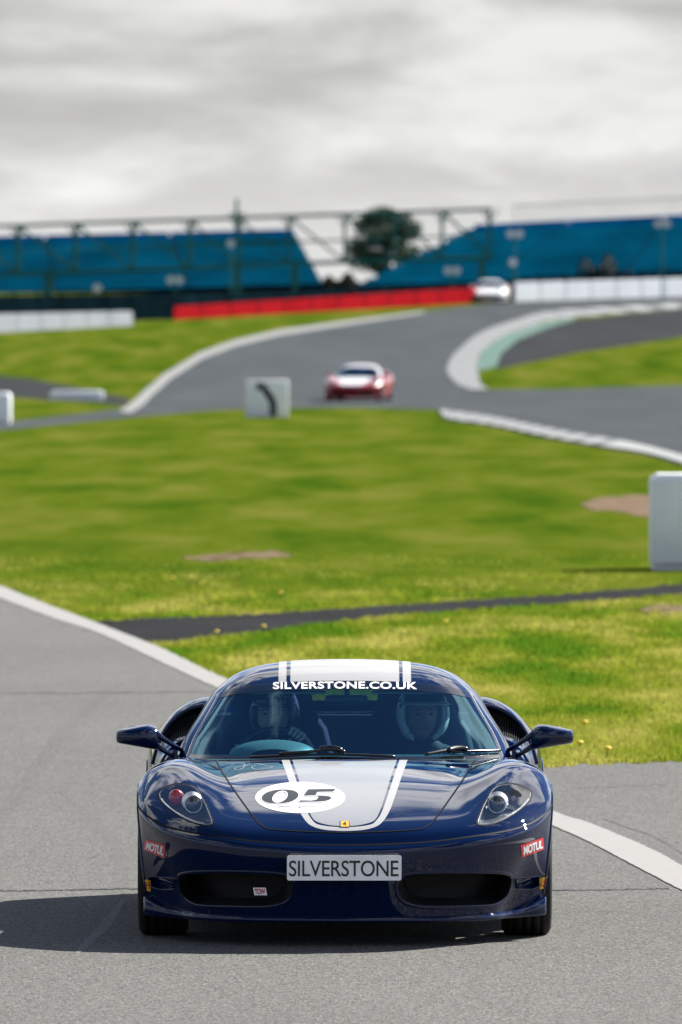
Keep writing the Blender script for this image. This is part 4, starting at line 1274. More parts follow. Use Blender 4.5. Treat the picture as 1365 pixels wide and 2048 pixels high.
# ---- side scoops behind the doors
for s in (-1, 1):
    root = empty('side_scoop', (0, 0, 0), parent=CAR)
    us = np.linspace(4.3, 7.75, 50) * s
    vlip = 13.86 + 0.0 * us
    lip = np.array([SB([u], [v_])[0, 0] for u, v_ in zip(us, vlip)])
    MB().tube([tuple(p) for p in lip], 0.011, 8, True).build('scoop_lip', M['paint'], root, True)
    low_ = np.array([SB([u], [13.08])[0, 0] for u in us])
    v, f = [], []
    n = len(us)
    for P, dy, dz in ((lip, 0, 0), (lip, .28, -.03), (low_, .32, 0.01), (low_, 0, 0)):
        for p in P: v.append((p[0], p[1] + dy, p[2] + dz))
    for b in range(3):
        for i in range(n - 1):
            f.append((b * n + i, b * n + i + 1, (b + 1) * n + i + 1, (b + 1) * n + i))
    mesh('scoop_throat', v, f, M['satin'], root, True)
    # wire mesh inside the scoop
    m = MB()
    for i in range(3, n - 3, 2):
        a, b = Vector(lip[i]) + Vector((0, .10, -.02)), Vector(low_[i]) + Vector((0, .07, .004))
        m.tube([a, a + (b - a) * 0.5, b], 0.0022, 5)
    o = m.build('scoop_mesh', M['lamp_silver'], root); o['kind'] = 'stuff'

# ---- wipers
def on_glass(px_, py_, lift):
    h = None
    while h is None:
        h = SURF_G.px(px_, py_); py_ -= 0.5
    return h[0] + h[1] * lift
def wiper(arm, blade, hub, name='wiper'):
    root = empty(name, (0, 0, 0), parent=CAR)
    MB().tube([on_glass(a, b, 0.022) for a, b in smooth_path(arm, 6)], 0.0075, 8).build('wiper_arm', M['satin'], root, True)
    MB().tube([on_glass(a, b, 0.012) for a, b in smooth_path(blade, 8)], 0.0062, 8).build('wiper_blade', M['satin'], root, True)
    MB().tube([on_glass(a, b, 0.024) for a, b in smooth_path(hub, 6)], [0.006] + [0.014] * (len(smooth_path(hub, 6)) - 2) + [0.006], 10).build('wiper_joint', M['satin'], root, True)
wiper([(690,1512),(660,1507),(630,1511),(560,1516)], [(502,1518.5),(560,1516.5),(640,1513.5),(720,1514.5),(790,1518)], [(640,1507.5),(655,1505.5),(672,1507),(684,1511)])
wiper([(850,1517),(880,1511),(905,1506),(925,1506)], [(905,1509),(940,1506.5),(970,1505.5),(998,1504.5)], [(893,1510),(905,1506.5),(918,1505.5),(932,1508)])
# cowl vents beside the bonnet
for s in (-1, 1):
    ribbon('cowl_vent', smooth_path([(CC + s * p[0], p[1]) for p in ((252,1539),(268,1530.5),(288,1525),(305,1523))], 6), SURF_B, 0.02, M['seam'], CAR, 0.002)

# ---- cabin
dsh = []
for y_, z_ in ((.46,.775),(.60,.785),(.80,.795),(.95,.792),(1.02,.77),(1.03,.60)):
    dsh.append([(x_, y_ + 0.35 * x_ * x_, z_ - 0.01 * abs(x_)) for x_ in np.linspace(-.70, .70, 29)])
dsh = np.array(dsh)
mesh('dashboard', dsh.reshape(-1, 3), grid_faces(6, 29), M['dash'], CAR, True)
def hump(name, cx_, hw, y0, y1, z0, zt, mat):
    v, f = [], []
    n = 24
    for y_, sc_ in ((y0, 0.55), (y0 + .05, .9), ((y0 + y1) / 2, 1.0), (y1, 0.97), (y1, 0.85)):
        for q in range(n + 1):
            th = math.pi * q / n
            v.append((cx_ - hw * sc_ * math.cos(th), y_, z0 + (zt - z0) * sc_ * math.sin(th) ** 0.8))
    f = [(a * (n + 1) + q, a * (n + 1) + q + 1, (a + 1) * (n + 1) + q + 1, (a + 1) * (n + 1) + q) for a in range(4) for q in range(n)]
    return mesh(name, v, f, mat, CAR, True)
hump('instrument_hood', -.335, .205, .72, .98, .782, .862, M['binnacle'])
# steering wheel
sw = empty('steering_wheel', (0, 0, 0), parent=CAR)
SWC = Vector((-.335, 1.13, .735))
tilt = R(24)
def swp(a, r_=0.178, off=0.0):
    return SWC + Vector((r_ * math.cos(a), r_ * math.sin(a) * math.sin(tilt) + off, r_ * math.sin(a) * math.cos(tilt)))
MB().tube([swp(a) for a in np.linspace(0, 2 * math.pi, 49)], 0.0155, 10, False).build('wheel_rim', M['satin'], sw, True)
m = MB()
for a in (0.1, math.pi - 0.1, -math.pi / 2): m.beam(swp(a, 0.03, -.02), swp(a, .175), 0.03, 0.012)
m.ellipsoid(SWC + Vector((0, -.02, 0)), .05, .03, .05, 16, 8)
m.build('wheel_hub', M['satin'], sw, True)
# seats
for sx in (-.34, .34):
    st = empty('bucket_seat', (0, 0, 0), parent=CAR)
    v, f = [], []
    prof = [(.20,1.55,.30),(.235,1.72,.42),(.25,1.79,.60),(.255,1.83,.76),(.22,1.86,.88),(.155,1.88,.96),(.14,1.885,1.03),(.10,1.89,1.06)]
    for hw, y_, z_ in prof:
        for t in np.linspace(-1, 1, 13):
            v.append((sx + hw * t, y_ - 0.09 * abs(t) ** 3, z_ - .01 * t * t))
    f = grid_faces(len(prof), 13)
    o = mesh('seat_back', v, f, M['seat'], st, True)
    md = o.modifiers.new('thick', 'SOLIDIFY'); md.thickness = 0.05; md.offset = -1
    MB().box(sx - .22, sx + .22, 1.15, 1.6, .20, .32, .04).build('seat_cushion', M['seat'], st, True)
MB().box(-.64, .64, 1.99, 2.03, .20, .935, .01).build('rear_bulkhead', M['interior'], CAR)
MB().tube([(-.6, 1.97, .943), (0, 1.97, .946), (.6, 1.97, .943)], .006, 6).build('bulkhead_edge', M['rim'], CAR, True)
MB().box(-.6, .6, 1.05, 1.98, .17, .19).build('cabin_floor', M['interior'], CAR)
rv = empty('rear_view_mirror', (0, 0, 0), parent=CAR)
MB().box(-.095, .11, 1.16, 1.19, 1.015, 1.062, .018).build('mirror_housing', M['satin'], rv, True)
MB().tube([(0.01, 1.17, 1.06), (0.01, 1.16, 1.085)], .012, 8).build('mirror_stem', M['satin'], rv)
M['visor'] = pmat('sun_visor', (0.30, 0.36, 0.33), 0.7)
for x0, x1 in ((-.50, -.09), (.13, .50)):
    MB().box(x0, x1, 1.29, 1.44, 1.062, 1.074, .004).build('sun_visor', M['visor'], CAR)

# ---- people in the car
def person(name, label, joints, edges, root_j, head_c, yaw, top_mat, skin_mat):
    ids = {k: i for i, k in enumerate(joints)}
    me = bpy.data.meshes.new(name)
    me.from_pydata([joints[k][0] for k in joints], [(ids[a], ids[b]) for a, b in edges], [])
    tmp = bpy.data.objects.new('figure', me); col.objects.link(tmp)
    md = tmp.modifiers.new('skin', 'SKIN')
    for k, i in ids.items():
        r_ = joints[k][1]
        sv = me.skin_vertices[0].data[i]
        sv.radius = (r_, r_) if not isinstance(r_, tuple) else r_
        sv.use_root = (k == root_j)
    sb = tmp.modifiers.new('sub', 'SUBSURF'); sb.levels = 2; sb.render_levels = 2
    dg = bpy.context.evaluated_depsgraph_get(); dg.update()
    ev = bpy.data.meshes.new_from_object(tmp.evaluated_get(dg))
    V = [q.co[:] for q in ev.vertices]; F = [tuple(p.vertices) for p in ev.polygons]
    bpy.data.objects.remove(tmp)
    # head with brow, nose, mouth and chin, joined to the same mesh
    hv, hf = [], []
    n, m_ = 36, 28
    cy, sy = math.cos(yaw), math.sin(yaw)
    for j in range(m_ + 1):
        ph = math.pi * j / m_ - math.pi / 2
        for k in range(n):
            th = 2 * math.pi * k / n                       # th = -90 deg looks at the camera
            x_ = 0.078 * math.cos(ph) * math.cos(th); y_ = 0.098 * math.cos(ph) * math.sin(th); z_ = 0.118 * math.sin(ph)
            if y_ < 0:
                fx, fz = x_ / 0.078, z_ / 0.118
                y_ -= 0.026 * math.exp(-(fx / .18) ** 2 - ((fz + .12) / .20) ** 2)          # nose
                y_ += 0.012 * (math.exp(-((fx - .42) / .2) ** 2 - ((fz - .10) / .12) ** 2) + math.exp(-((fx + .42) / .2) ** 2 - ((fz - .10) / .12) ** 2))   # eyes
                y_ -= 0.006 * math.exp(-((fz - .27) / .10) ** 2) * math.exp(-(fx / .7) ** 2)   # brow
                y_ -= 0.006 * math.exp(-(fx / .3) ** 2 - ((fz + .47) / .06) ** 2)              # lips
                y_ -= 0.010 * math.exp(-(fx / .35) ** 2 - ((fz + .78) / .15) ** 2)             # chin
            if z_ < 0: x_ *= 1 - 0.22 * (z_ / 0.118) ** 2
            hv.append((head_c[0] + x_ * cy - y_ * sy, head_c[1] + x_ * sy + y_ * cy, head_c[2] + z_))
    for j in range(m_):
        for k in range(n): hf.append((j * n + k, j * n + (k + 1) % n, (j + 1) * n + (k + 1) % n, (j + 1) * n + k))
    b = len(V)
    F2 = [tuple(i + b for i in f) for f in hf]
    o = mesh('person', V + hv, F + F2, [top_mat, skin_mat], None, True, label=label, cat='person')
    mi = [0] * len(F) + [1] * len(F2)
    # eyes, brows and lips as small parts of the face
    dark = pmat('face_dark', (0.02, 0.014, 0.012), 0.5)
    def fpt(x_, y_, z_): return (head_c[0] + x_ * cy - y_ * sy, head_c[1] + x_ * sy + y_ * cy, head_c[2] + z_)
    for q in (-1, 1):
        MB().ellipsoid(fpt(q * .031, -.082, .012), .013, .008, .006, 12, 6).build('eye', dark, o, True)
        MB().tube([fpt(q * .014, -.094, .030), fpt(q * .032, -.090, .035), fpt(q * .050, -.076, .029)], [.003, .0045, .002], 6).build('eyebrow', dark, o, True)
    MB().tube([fpt(-.022, -.096, -.055), fpt(0, -.102, -.054), fpt(.022, -.096, -.055)], [.002, .004, .002], 6).build('lips', pmat('lip', (0.22, 0.07, 0.06), .5), o, True)
    hands = [Vector(joints[k][0]) for k in joints if 'palm' in k]
    for i, f in enumerate(F):
        c = sum((Vector(V[q]) for q in f), Vector()) / len(f)
        if any((c - h).length < 0.115 for h in hands): mi[i] = 1
    o.data.polygons.foreach_set('material_index', mi)
    return o
M['suit'] = pmat('dark_jacket', (0.012, 0.014, 0.02), 0.8)
M['skin'] = pmat('skin', (0.50, 0.33, 0.26), 0.55)
M['skin_light'] = pmat('skin_light', (0.34, 0.21, 0.16), 0.55)
def figure(cx_, driver):
    J = {'pelvis': ((cx_, 1.60, .34), (.15, .12)), 'belly': ((cx_, 1.66, .47), (.145, .11)), 'chest': ((cx_, 1.70, .63), (.16, .115)), 'neck_base': ((cx_, 1.70, .765), .07), 'neck': ((cx_, 1.675, .85), .055)}
    E_ = [('pelvis', 'belly'), ('belly', 'chest'), ('chest', 'neck_base'), ('neck_base', 'neck')]
    for s in (-1, 1):
        n_ = 'l' if s < 0 else 'r'
        J['shoulder' + n_] = ((cx_ + s * .17, 1.70, .725), .068)
        if driver:
            g = (0.52 if s > 0 else 2.85)                       # where the hand grips the rim
            hand = swp(g, .178)
            if s > 0: hand = swp(0.95, .182)
            el_ = (cx_ + s * .27, 1.47, .60)
            wr = hand + Vector((s * .035, .085, -.03)) if s > 0 else hand + Vector((-.02, .09, -.02))
        else:
            el_ = (cx_ + s * .26, 1.52, .50); hand = Vector((cx_ + s * .10, 1.28, .45)); wr = hand + Vector((s * .03, .08, .0))
        J['elbow' + n_] = (el_, .046); J['wrist' + n_] = (tuple(wr), .028); J['palm' + n_] = (tuple((wr + hand) / 2 + Vector((0, 0, .012))), .030)
        E_ += [('neck_base', 'shoulder' + n_), ('shoulder' + n_, 'elbow' + n_), ('elbow' + n_, 'wrist' + n_), ('wrist' + n_, 'palm' + n_)]
        for q in range(4):                                       # fingers curled over the rim
            if driver:
                a = (0.95 if s > 0 else 2.85) + (0.115 * (1.5 - q)) * (1 if s > 0 else -1)
                k0 = swp(a, .190, 0.012) + Vector((0, 0, .012)); k1 = swp(a, .200 if q in (1, 2) else .196, -.010); k2 = swp(a, .186, -.030); k3 = swp(a, .164, -.026)
            else:
                o_ = Vector((s * (-.03 + .02 * q), 0, 0)); k0 = hand + o_ + Vector((0, -.01, .02)); k1 = k0 + Vector((0, -.035, -.002)); k2 = k1 + Vector((0, -.028 - .006 * (q in (1, 2)), -.016)); k3 = k2 + Vector((0, -.012, -.018))
            for i, (kk_, r_) in enumerate(((k0, .0105), (k1, .0100), (k2, .0092), (k3, .008))):
                J[f'fin{n_}{q}{i}'] = (tuple(kk_), r_)
            E_ += [('palm' + n_, f'fin{n_}{q}0')] + [(f'fin{n_}{q}{i}', f'fin{n_}{q}{i+1}') for i in range(3)]
        th0 = Vector(J['palm' + n_][0])
        J[f'thumb{n_}0'] = (tuple(th0 + Vector((-s * .03, -.01, -.012))), .012); J[f'thumb{n_}1'] = (tuple(th0 + Vector((-s * .045, -.035, -.018))), .010); J[f'thumb{n_}2'] = (tuple(th0 + Vector((-s * .05, -.058, -.022))), .009)
        E_ += [('palm' + n_, f'thumb{n_}0'), (f'thumb{n_}0', f'thumb{n_}1'), (f'thumb{n_}1', f'thumb{n_}2')]
        J['hip' + n_] = ((cx_ + s * .10, 1.56, .33), .10); J['knee' + n_] = ((cx_ + s * .13, 1.14, .46), .066); J['ankle' + n_] = ((cx_ + s * .10, .80, .26), .042); J['toe' + n_] = ((cx_ + s * .11, .66, .30), .036)
        E_ += [('pelvis', 'hip' + n_), ('hip' + n_, 'knee' + n_), ('knee' + n_, 'ankle' + n_), ('ankle' + n_, 'toe' + n_)]
    return J, E_

def helmet(parent, c, yaw, mat, chin, visor_lo, visor_hi):
    """open shell: rows of a sphere with the face opening left out"""
    root = parent
    n, m_ = 56, 36
    v, keep = [], []
    cy, sy = math.cos(yaw), math.sin(yaw)
    for j in range(m_ + 1):
        ph = -0.36 * math.pi + (0.36 + 0.5) * math.pi * j / m_
        for k in range(n + 1):
            th = 2 * math.pi * k / n
            cp = abs(math.cos(ph)) ** 0.8
            x_ = .122 * cp * math.cos(th); y_ = .150 * cp * math.sin(th); z_ = .142 * math.sin(ph)
            v.append((c[0] + x_ * cy - y_ * sy, c[1] + x_ * sy + y_ * cy, c[2] + z_))
    f = []
    for j in range(m_):
        ph = -0.36 * math.pi + 0.86 * math.pi * (j + .5) / m_
        for k in range(n):
            th = 2 * math.pi * (k + .5) / n
            az = abs(((th - 1.5 * math.pi + math.pi) % (2 * math.pi)) - math.pi)
            z_ = .142 * math.sin(ph)
            if az < R(62) and visor_lo < z_ < visor_hi and (z_ > -0.06 or az < R(62) - (-.06 - z_) * 3): continue
            f.append((j * (n + 1) + k, j * (n + 1) + k + 1, (j + 1) * (n + 1) + k + 1, (j + 1) * (n + 1) + k))
    o = mesh('helmet', v, f, mat, root, True)
    md = o.modifiers.new('thick', 'SOLIDIFY'); md.thickness = 0.022; md.offset = -1
    return o
M['helmet_black'] = pmat('helmet_black', (0.014, 0.018, 0.026), 0.25, coat=0.6)
M['helmet_white'] = pmat('helmet_white', (0.78, 0.80, 0.78), 0.35, coat=0.4)
M['helmet_pad'] = pmat('helmet_padding', (0.01, 0.012, 0.016), 0.8)
J, E_ = figure(-.335, True)
drv = person('person', 'driver in a dark helmet with one hand on the steering wheel', J, E_, 'pelvis', (-.343, 1.615, .945), R(-4), M['suit'], M['skin'])
HC = (-.335, 1.635, .952)
h1 = helmet(drv, HC, R(-4), M['helmet_black'], True, -.088, .045)
# print over the visor opening
HS = text_2d('SILVERSTONE.CO.UK', 0.01, 0, 1.0)
def helm_pt(a, z_, off, c, yaw):
    ph = math.asin(max(-.99, min(.99, z_ / .142))); cp = math.cos(ph) ** 0.8
    x_ = (.122 + off) * cp * math.sin(a); y_ = -(.150 + off) * cp * math.cos(a)
    return (c[0] + x_ * math.cos(yaw) - y_ * math.sin(yaw), c[1] + x_ * math.sin(yaw) + y_ * math.cos(yaw), c[2] + z_)
v = [helm_pt(R(-48 + 82 * p[0]), .056 + .017 * p[1], .003, HC, R(-4)) for p in HS[0]]
mesh('helmet_lettering', v, HS[1], M['white_print'], h1, False)
J, E_ = figure(.37, False)
pas = person('person', 'passenger in a white open-face helmet beside the driver', J, E_, 'pelvis', (.365, 1.615, .945), R(10), M['suit'], M['skin_light'])
PC = (.368, 1.635, .955)
h2 = helmet(pas, PC, R(10), M['helmet_white'], False, -.14, .052)
# black brow panel with the peak, white cheek pieces with two studs
v, f = [], []
for zt in (.050, .062, .085, .11):
    for a in np.linspace(-68, 68, 25): v.append(helm_pt(R(a), zt, .002, PC, R(10)))
mesh('helmet_brow', v, grid_faces(4, 25), M['helmet_black'], h2, True)
v, f = [], []
for zt, off in ((.060, .004), (.050, .022), (.046, .030), (.044, .003)):
    for a in np.linspace(-66, 66, 25): v.append(helm_pt(R(a), zt, off * math.cos(R(a)) ** .3, PC, R(10)))
mesh('helmet_peak', v, grid_faces(4, 25), M['helmet_white'], h2, True)
for s in (-1, 1):
    cheek = []
    for zt, a0, a1 in ((.085,60,76),(.06,58,80),(.03,60,82),(0,60,84),(-.03,56,84),(-.06,48,84),(-.085,46,80),(-.10,52,72)):
        cheek.append([helm_pt(R(s * (a0 + (a1 - a0) * t)), zt, .006 + .006 * math.sin(math.pi * t), PC, R(10)) for t in np.linspace(0, 1, 7)])
    mesh('helmet_cheek', np.array(cheek).reshape(-1, 3), grid_faces(8, 7), pmat('helmet_cheek_white', (0.85, 0.88, 0.86), 0.35, coat=.4), h2, True)
    for zt, a in ((.062, 68), (.042, 62)):
        p = helm_pt(R(s * a), zt, .014, PC, R(10))
        MB().ellipsoid(p, .007, .007, .007, 10, 6).build('helmet_stud', M['satin'], h2, True)
# ------------------------------------------------------------------ the two cars farther round the track
def variant(src, paint, second, label, loc, rz):
    """the same kind of car in another livery: every part copied, materials swapped on the object"""
    skip = {'number_roundel', 'oil_sticker', 'tyre_sticker', 'nose_badge', 'circuit_outline', 'tow_sticker', 'sunstrip_lettering', 'number_plate', 'rear_view_mirror', 'dashboard'}
    root = src.copy(); col.objects.link(root)
    root['label'] = label
    root.location = loc; root.rotation_euler = (0, 0, rz)
    def rec(o, par):
        base = o.name.split('.')[0]
        if base in skip: return
        c = o.copy(); col.objects.link(c); c.parent = par
        if 'label' in c: del c['label']
        if c.type == 'MESH':
            for i, sl_ in enumerate(c.material_slots):
                nm = sl_.material.name if sl_.material else ''
                new = paint.get(nm)
                if base in second: new = second[base]
                if new is not None:
                    sl_.link = 'OBJECT'; sl_.material = new
        for ch in list(o.children): rec(ch, c)
    for ch in list(src.children): rec(ch, root)
    return root
M['paint_red'] = pmat('paint_red', (0.30, 0.006, 0.016), 0.3, coat=1.0)
M['paint_white'] = pmat('paint_white', (0.78, 0.78, 0.78), 0.35, coat=1.0)
M['stripe_white'] = pmat('stripe_white', (0.55, 0.56, 0.58), 0.4, coat=.5)
x, D = G(710, 803)
variant(CAR, {'paint_blue': M['paint_red'], 'vinyl_silver': M['stripe_white'], 'vinyl_white': M['stripe_white']}, {'roof': M['stripe_white'], 'bonnet': M['stripe_white'], 'windscreen_pillar': M['stripe_white']},
        'red sports car with white bonnet and roof, out of focus on the track bend', (x, D - CAMD, zg(D) + .012), R(-7))
x, D = G(977, 606)
variant(CAR, {'paint_blue': M['paint_white'], 'vinyl_silver': M['paint_white'], 'vinyl_white': M['paint_white']}, {},
        'small white sports car far off in front of the red barrier', (x, D - CAMD, zg(D) + .012), R(-4))

# ------------------------------------------------------------------ blocks, board and barriers
M['block_white'] = pmat('block_white', (0.84, 0.86, 0.88), 0.6, var=0.07, vscale=2.5)
M['board_white'] = pmat('board_white', (0.90, 0.90, 0.90), 0.6, var=0.05)
M['board_black'] = pmat('board_black', (0.012, 0.022, 0.022), 0.7)
M['barrier_red'] = pmat('barrier_red', (0.24, 0.008, 0.012), 0.8, spec=0.0, var=0.12, vscale=0.6)
M['barrier_white'] = pmat('barrier_white', (0.26, 0.28, 0.31), 0.8, spec=0.0, var=0.08, vscale=0.6)
def block(px0, px1, pyb, pyt, depth, label, name='marker_block', bev=0.06):
    x0, D = G(px0, pyb); x1, _ = G(px1, pyb)
    h = (pyb - pyt) * D / FPX
    r = empty(name, ((x0 + x1) / 2, D - CAMD, zg(D)), label=label, cat='block')
    w_ = (x1 - x0) / 2
    MB().box(-w_, w_, 0, depth, 0.03, h, bev).build('block_body', M['block_white'], r, True)
    MB().box(-w_ * .96, -w_ * .3, .05, depth - .05, 0.0, .05).build('block_foot', M['block_white'], r)
    MB().box(w_ * .3, w_ * .96, .05, depth - .05, 0.0, .05).build('block_foot', M['block_white'], r)
    MB().box(-w_ + .06, w_ - .06, .05, depth - .06, h - .02, h + .025, .02).build('block_cap', M['block_white'], r, True)
    return r
block(1304, 1515, 1140, 953, 1.0, 'large white plastic block at the right edge on the grass')
block(-45, 21, 848, 787, 0.9, 'small white block at the far left edge by the track')
x0, D = G(100, 801); x1, _ = G(207, 801)
b = empty('low_barrier', ((x0 + x1) / 2, D - CAMD, zg(D)), label='low white barrier lying beside the dark side road', cat='barrier')
MB().box(-(x1 - x0) / 2, (x1 - x0) / 2, 0, .5, 0, .30, .03).build('barrier_body', M['block_white'], b, True)
MB().box(-(x1 - x0) / 2 + .1, (x1 - x0) / 2 - .1, .08, .42, .29, .33, .01).build('barrier_cap', M['block_white'], b, True)
# arrow board
x0, D = G(491, 835); x1, _ = G(577, 835)
k = D / FPX
W_ = (x1 - x0); Hb = 75 * k
r = empty('direction_board', ((x0 + x1) / 2, D - CAMD, zg(D)), label='white square board with a dark curved arrow beside the track', cat='sign')
MB().box(-W_ / 2, W_ / 2, 0, .45, .0, Hb, .03).build('board_panel', M['board_white'], r, True)
ap = smooth_path([(12, 72), (13, 52), (9, 38), (0, 25), (-8, 15)], 8)
v, f = [], []
for i, p in enumerate(ap):
    t = ap[min(i + 1, len(ap) - 1)] - ap[max(i - 1, 0)]; t = t / np.linalg.norm(t); nn = np.array([-t[1], t[0]])
    ww = 7.0 * (1.0 if i < len(ap) * .8 else 0.85)
    for s in (-1, 1):
        q = p + nn * ww * s
        v.append((q[0] * k, -.012, Hb - q[1] * k + .0))
f = [(2 * i, 2 * i + 1, 2 * i + 3, 2 * i + 2) for i in range(len(ap) - 1)]
b0 = len(v)
v += [(q[0] * k, -.012, Hb - q[1] * k) for q in ((-20, 22), (3, 10), (-21, 4))]
f.append((b0, b0 + 1, b0 + 2))
mesh('arrow_mark', v, f, M['board_black'], r, False)
def barrier(name, a, b, h0, h1, n, mat, label, thick=1.0):
    (xa, Da), (xb, Db) = G(*a), G(*b)
    r = empty(name, (xa, Da - CAMD, zg(Da)), label=label, cat='barrier')
    for i in range(n):
        q = []
        for t in (i / n, (i + (0.975 if 'red' in label else 0.996)) / n):
            xx, DD = xa + (xb - xa) * t, Da + (Db - Da) * t
            q.append((xx - xa, DD - Da, zg(DD) - zg(Da), (h0 + (h1 - h0) * t) * DD / FPX))
        v = []
        for xx, yy_, zz, hh in q:
            for dy in (0, thick):
                v += [(xx, yy_ + dy, zz - .05), (xx, yy_ + dy, zz + hh)]
        bm = bmesh.new(); vs = [bm.verts.new(p) for p in v]
        for F_ in ((0, 1, 5, 4), (2, 6, 7, 3), (1, 3, 7, 5), (0, 2, 3, 1), (4, 5, 7, 6), (0, 4, 6, 2)): bm.faces.new([vs[t] for t in F_])
        bmesh.ops.recalc_face_normals(bm, faces=bm.faces[:])
        bmesh.ops.bevel(bm, geom=bm.edges[:], offset=.05, segments=2, affect='EDGES')
        me = bpy.data.meshes.new('barrier_block'); bm.to_mesh(me); bm.free(); me.materials.append(mat)
        o = bpy.data.objects.new('barrier_block', me); col.objects.link(o); o.parent = r
barrier('safety_barrier', (348, 640), (1028, 602), 27, 32, 13, M['barrier_red'], 'long red block barrier behind the track bend')
barrier('safety_barrier', (-60, 668), (265, 651), 39, 29, 7, M['barrier_white'], 'white block barrier at the left in front of the dark fence')
barrier('safety_barrier', (1030, 603), (1480, 590), 38, 38, 9, pmat('wall_pale', (0.60, 0.63, 0.67), 0.8, spec=0.0, var=0.06, vscale=0.5), 'long pale wall at the right behind the track')

# ------------------------------------------------------------------ grandstands, footbridge, fences
M['seat_blue'] = pmat('seat_blue', (0.006, 0.27, 0.40), 0.8, spec=0.0, var=0.22, vscale=0.35)
M['seat_top'] = pmat('seat_top_blue', (0.005, 0.21, 0.42), 0.8, spec=0.0, var=0.2, vscale=0.5)
M['stand_dark'] = pmat('stand_dark', (0.003, 0.009, 0.013), 0.95, spec=0.0, var=0.4, vscale=0.4)
M['steel_green'] = pmat('steel_green', (0.015, 0.12, 0.11), 0.6, spec=0.2, var=0.15)
M['concrete'] = pmat('stand_concrete', (0.05, 0.06, 0.065), 0.8)
def XZ(px, py, D): return ((px - CX) * D / FPX + CAMX, CAMH - (py - HOR) * D / FPX)
def stand(name, D0, xl_bot, xr_bot, xl_top, xr_top, pyb_l, pyb_r, pyt_l, pyt_r, rows, label):
    """tiers of seats rising away from the track; the four corners are given on the photograph"""
    zb0 = zg(D0)
    r = empty(name, (0, D0 - CAMD, zb0), label=label, cat='grandstand')
    for i in range(rows):
        t0, t1 = i / rows, (i + 1) / rows
        D_ = D0 + i * 0.8
        def corner(t, side):
            pxv = (xl_bot + (xl_top - xl_bot) * t) if side == 0 else (xr_bot + (xr_top - xr_bot) * t)
            pyv = (pyb_l + (pyt_l - pyb_l) * t) if side == 0 else (pyb_r + (pyt_r - pyb_r) * t)
            return XZ(pxv, pyv, D_)
        (xa, za0), (xb, zb_) = corner(t0, 0), corner(t0, 1)
        (_, za1), (_, zb1) = corner(t1, 0), corner(t1, 1)
        y0 = i * 0.8
        # terrace step
        m = MB()
        v = [(xa, y0, za0 - zb0 - .5), (xb, y0, zb_ - zb0 - .5), (xb, y0, zb_ - zb0), (xa, y0, za0 - zb0), (xa, y0 + .9, za0 - zb0), (xb, y0 + .9, zb_ - zb0)]
        m.add(v, [(0, 1, 2, 3), (3, 2, 5, 4)]).build('terrace_step', M['concrete'], r)
        # row of seat backs, one moulded strip with a notch at every aisle
        m = MB()
        n = 3
        for a in range(n):
            q0, q1 = (a + .008) / n, (a + .992) / n
            xs = (xa + (xb - xa) * q0, xa + (xb - xa) * q1)
            zl = (za0 + (zb_ - za0) * q0 - zb0, za0 + (zb_ - za0) * q1 - zb0)
            zh = (za1 + (zb1 - za1) * q0 - zb0, za1 + (zb1 - za1) * q1 - zb0)
            v = [(xs[0], y0 + .45, zl[0]), (xs[1], y0 + .45, zl[1]), (xs[1], y0 + .62, zh[1]), (xs[0], y0 + .62, zh[0]), (xs[0], y0 + .70, zh[0]), (xs[1], y0 + .70, zh[1]), (xs[0], y0 + .12, zl[0] + .12), (xs[1], y0 + .12, zl[1] + .12)]
            MB().add(v, [(0, 1, 2, 3), (3, 2, 5, 4), (6, 7, 1, 0)]).build('seat_row', M['seat_top'] if i >= rows - 2 else M['seat_blue'], r)
    # front wall and back wall
    xa, za = XZ(xl_bot, pyb_l, D0); xb, zb_ = XZ(xr_bot, pyb_r, D0)
    MB().add([(xa, -.1, -1), (xb, -.1, -1), (xb, -.1, zb_ - zb0 + .1), (xa, -.1, za - zb0 + .1), (xa, -.25, za - zb0 + .1), (xb, -.25, zb_ - zb0 + .1), (xa, -.25, -1), (xb, -.25, -1)],
             [(6, 7, 5, 4), (4, 5, 2, 3)]).build('front_wall', M['stand_dark'], r)
    return r
stand('grandstand', 530, -160, 648, -160, 585, 592, 570, 476, 458, 14, 'blue seated grandstand at the left behind the green footbridge')
stand('grandstand', 531, 715, 1520, 965, 1520, 574, 545, 449, 421, 14, 'blue seated grandstand at the right rising behind the pale wall')
# dark screened fences behind the barriers
def fence(a, b, top_a, top_b, n, back, label):
    (xa, Da), (xb, Db) = G(*a), G(*b)
    Da += back; Db += back
    r = empty('debris_fence', (xa, Da - CAMD, zg(Da)), label=label, cat='fence')
    def q(t):
        D_ = Da + (Db - Da) * t
        h = CAMH - (top_a + (top_b - top_a) * t - HOR) * D_ / FPX - zg(D_)
        return xa + (xb - xa) * t - xa, D_ - Da, zg(D_) - zg(Da), h
    for i in range(n):
        p, s_ = q(i / n), q((i + .98) / n)
        MB().add([(p[0], p[1], p[2] - .1), (s_[0], s_[1], s_[2] - .1), (s_[0], s_[1], s_[2] + s_[3]), (p[0], p[1], p[2] + p[3]),
                  (p[0], p[1] + .06, p[2] - .1), (s_[0], s_[1] + .06, s_[2] - .1), (s_[0], s_[1] + .06, s_[2] + s_[3]), (p[0], p[1] + .06, p[2] + p[3])],
                 [(0, 1, 2, 3), (7, 6, 5, 4), (3, 2, 6, 7), (0, 3, 7, 4), (1, 5, 6, 2)]).build('fence_panel', M['stand_dark'], r)
        MB().beam((p[0], p[1] + .1, p[2] - .1), (p[0], p[1] + .1, p[2] + p[3] + .2), .10).build('fence_post', M['stand_dark'], r)
fence((-120, 660), (346, 641), 592, 586, 10, 3.0, 'dark screened fence below the left grandstand')
fence((346, 640), (1028, 602), 587, 568, 14, 2.0, 'dark screened fence behind the red barrier')
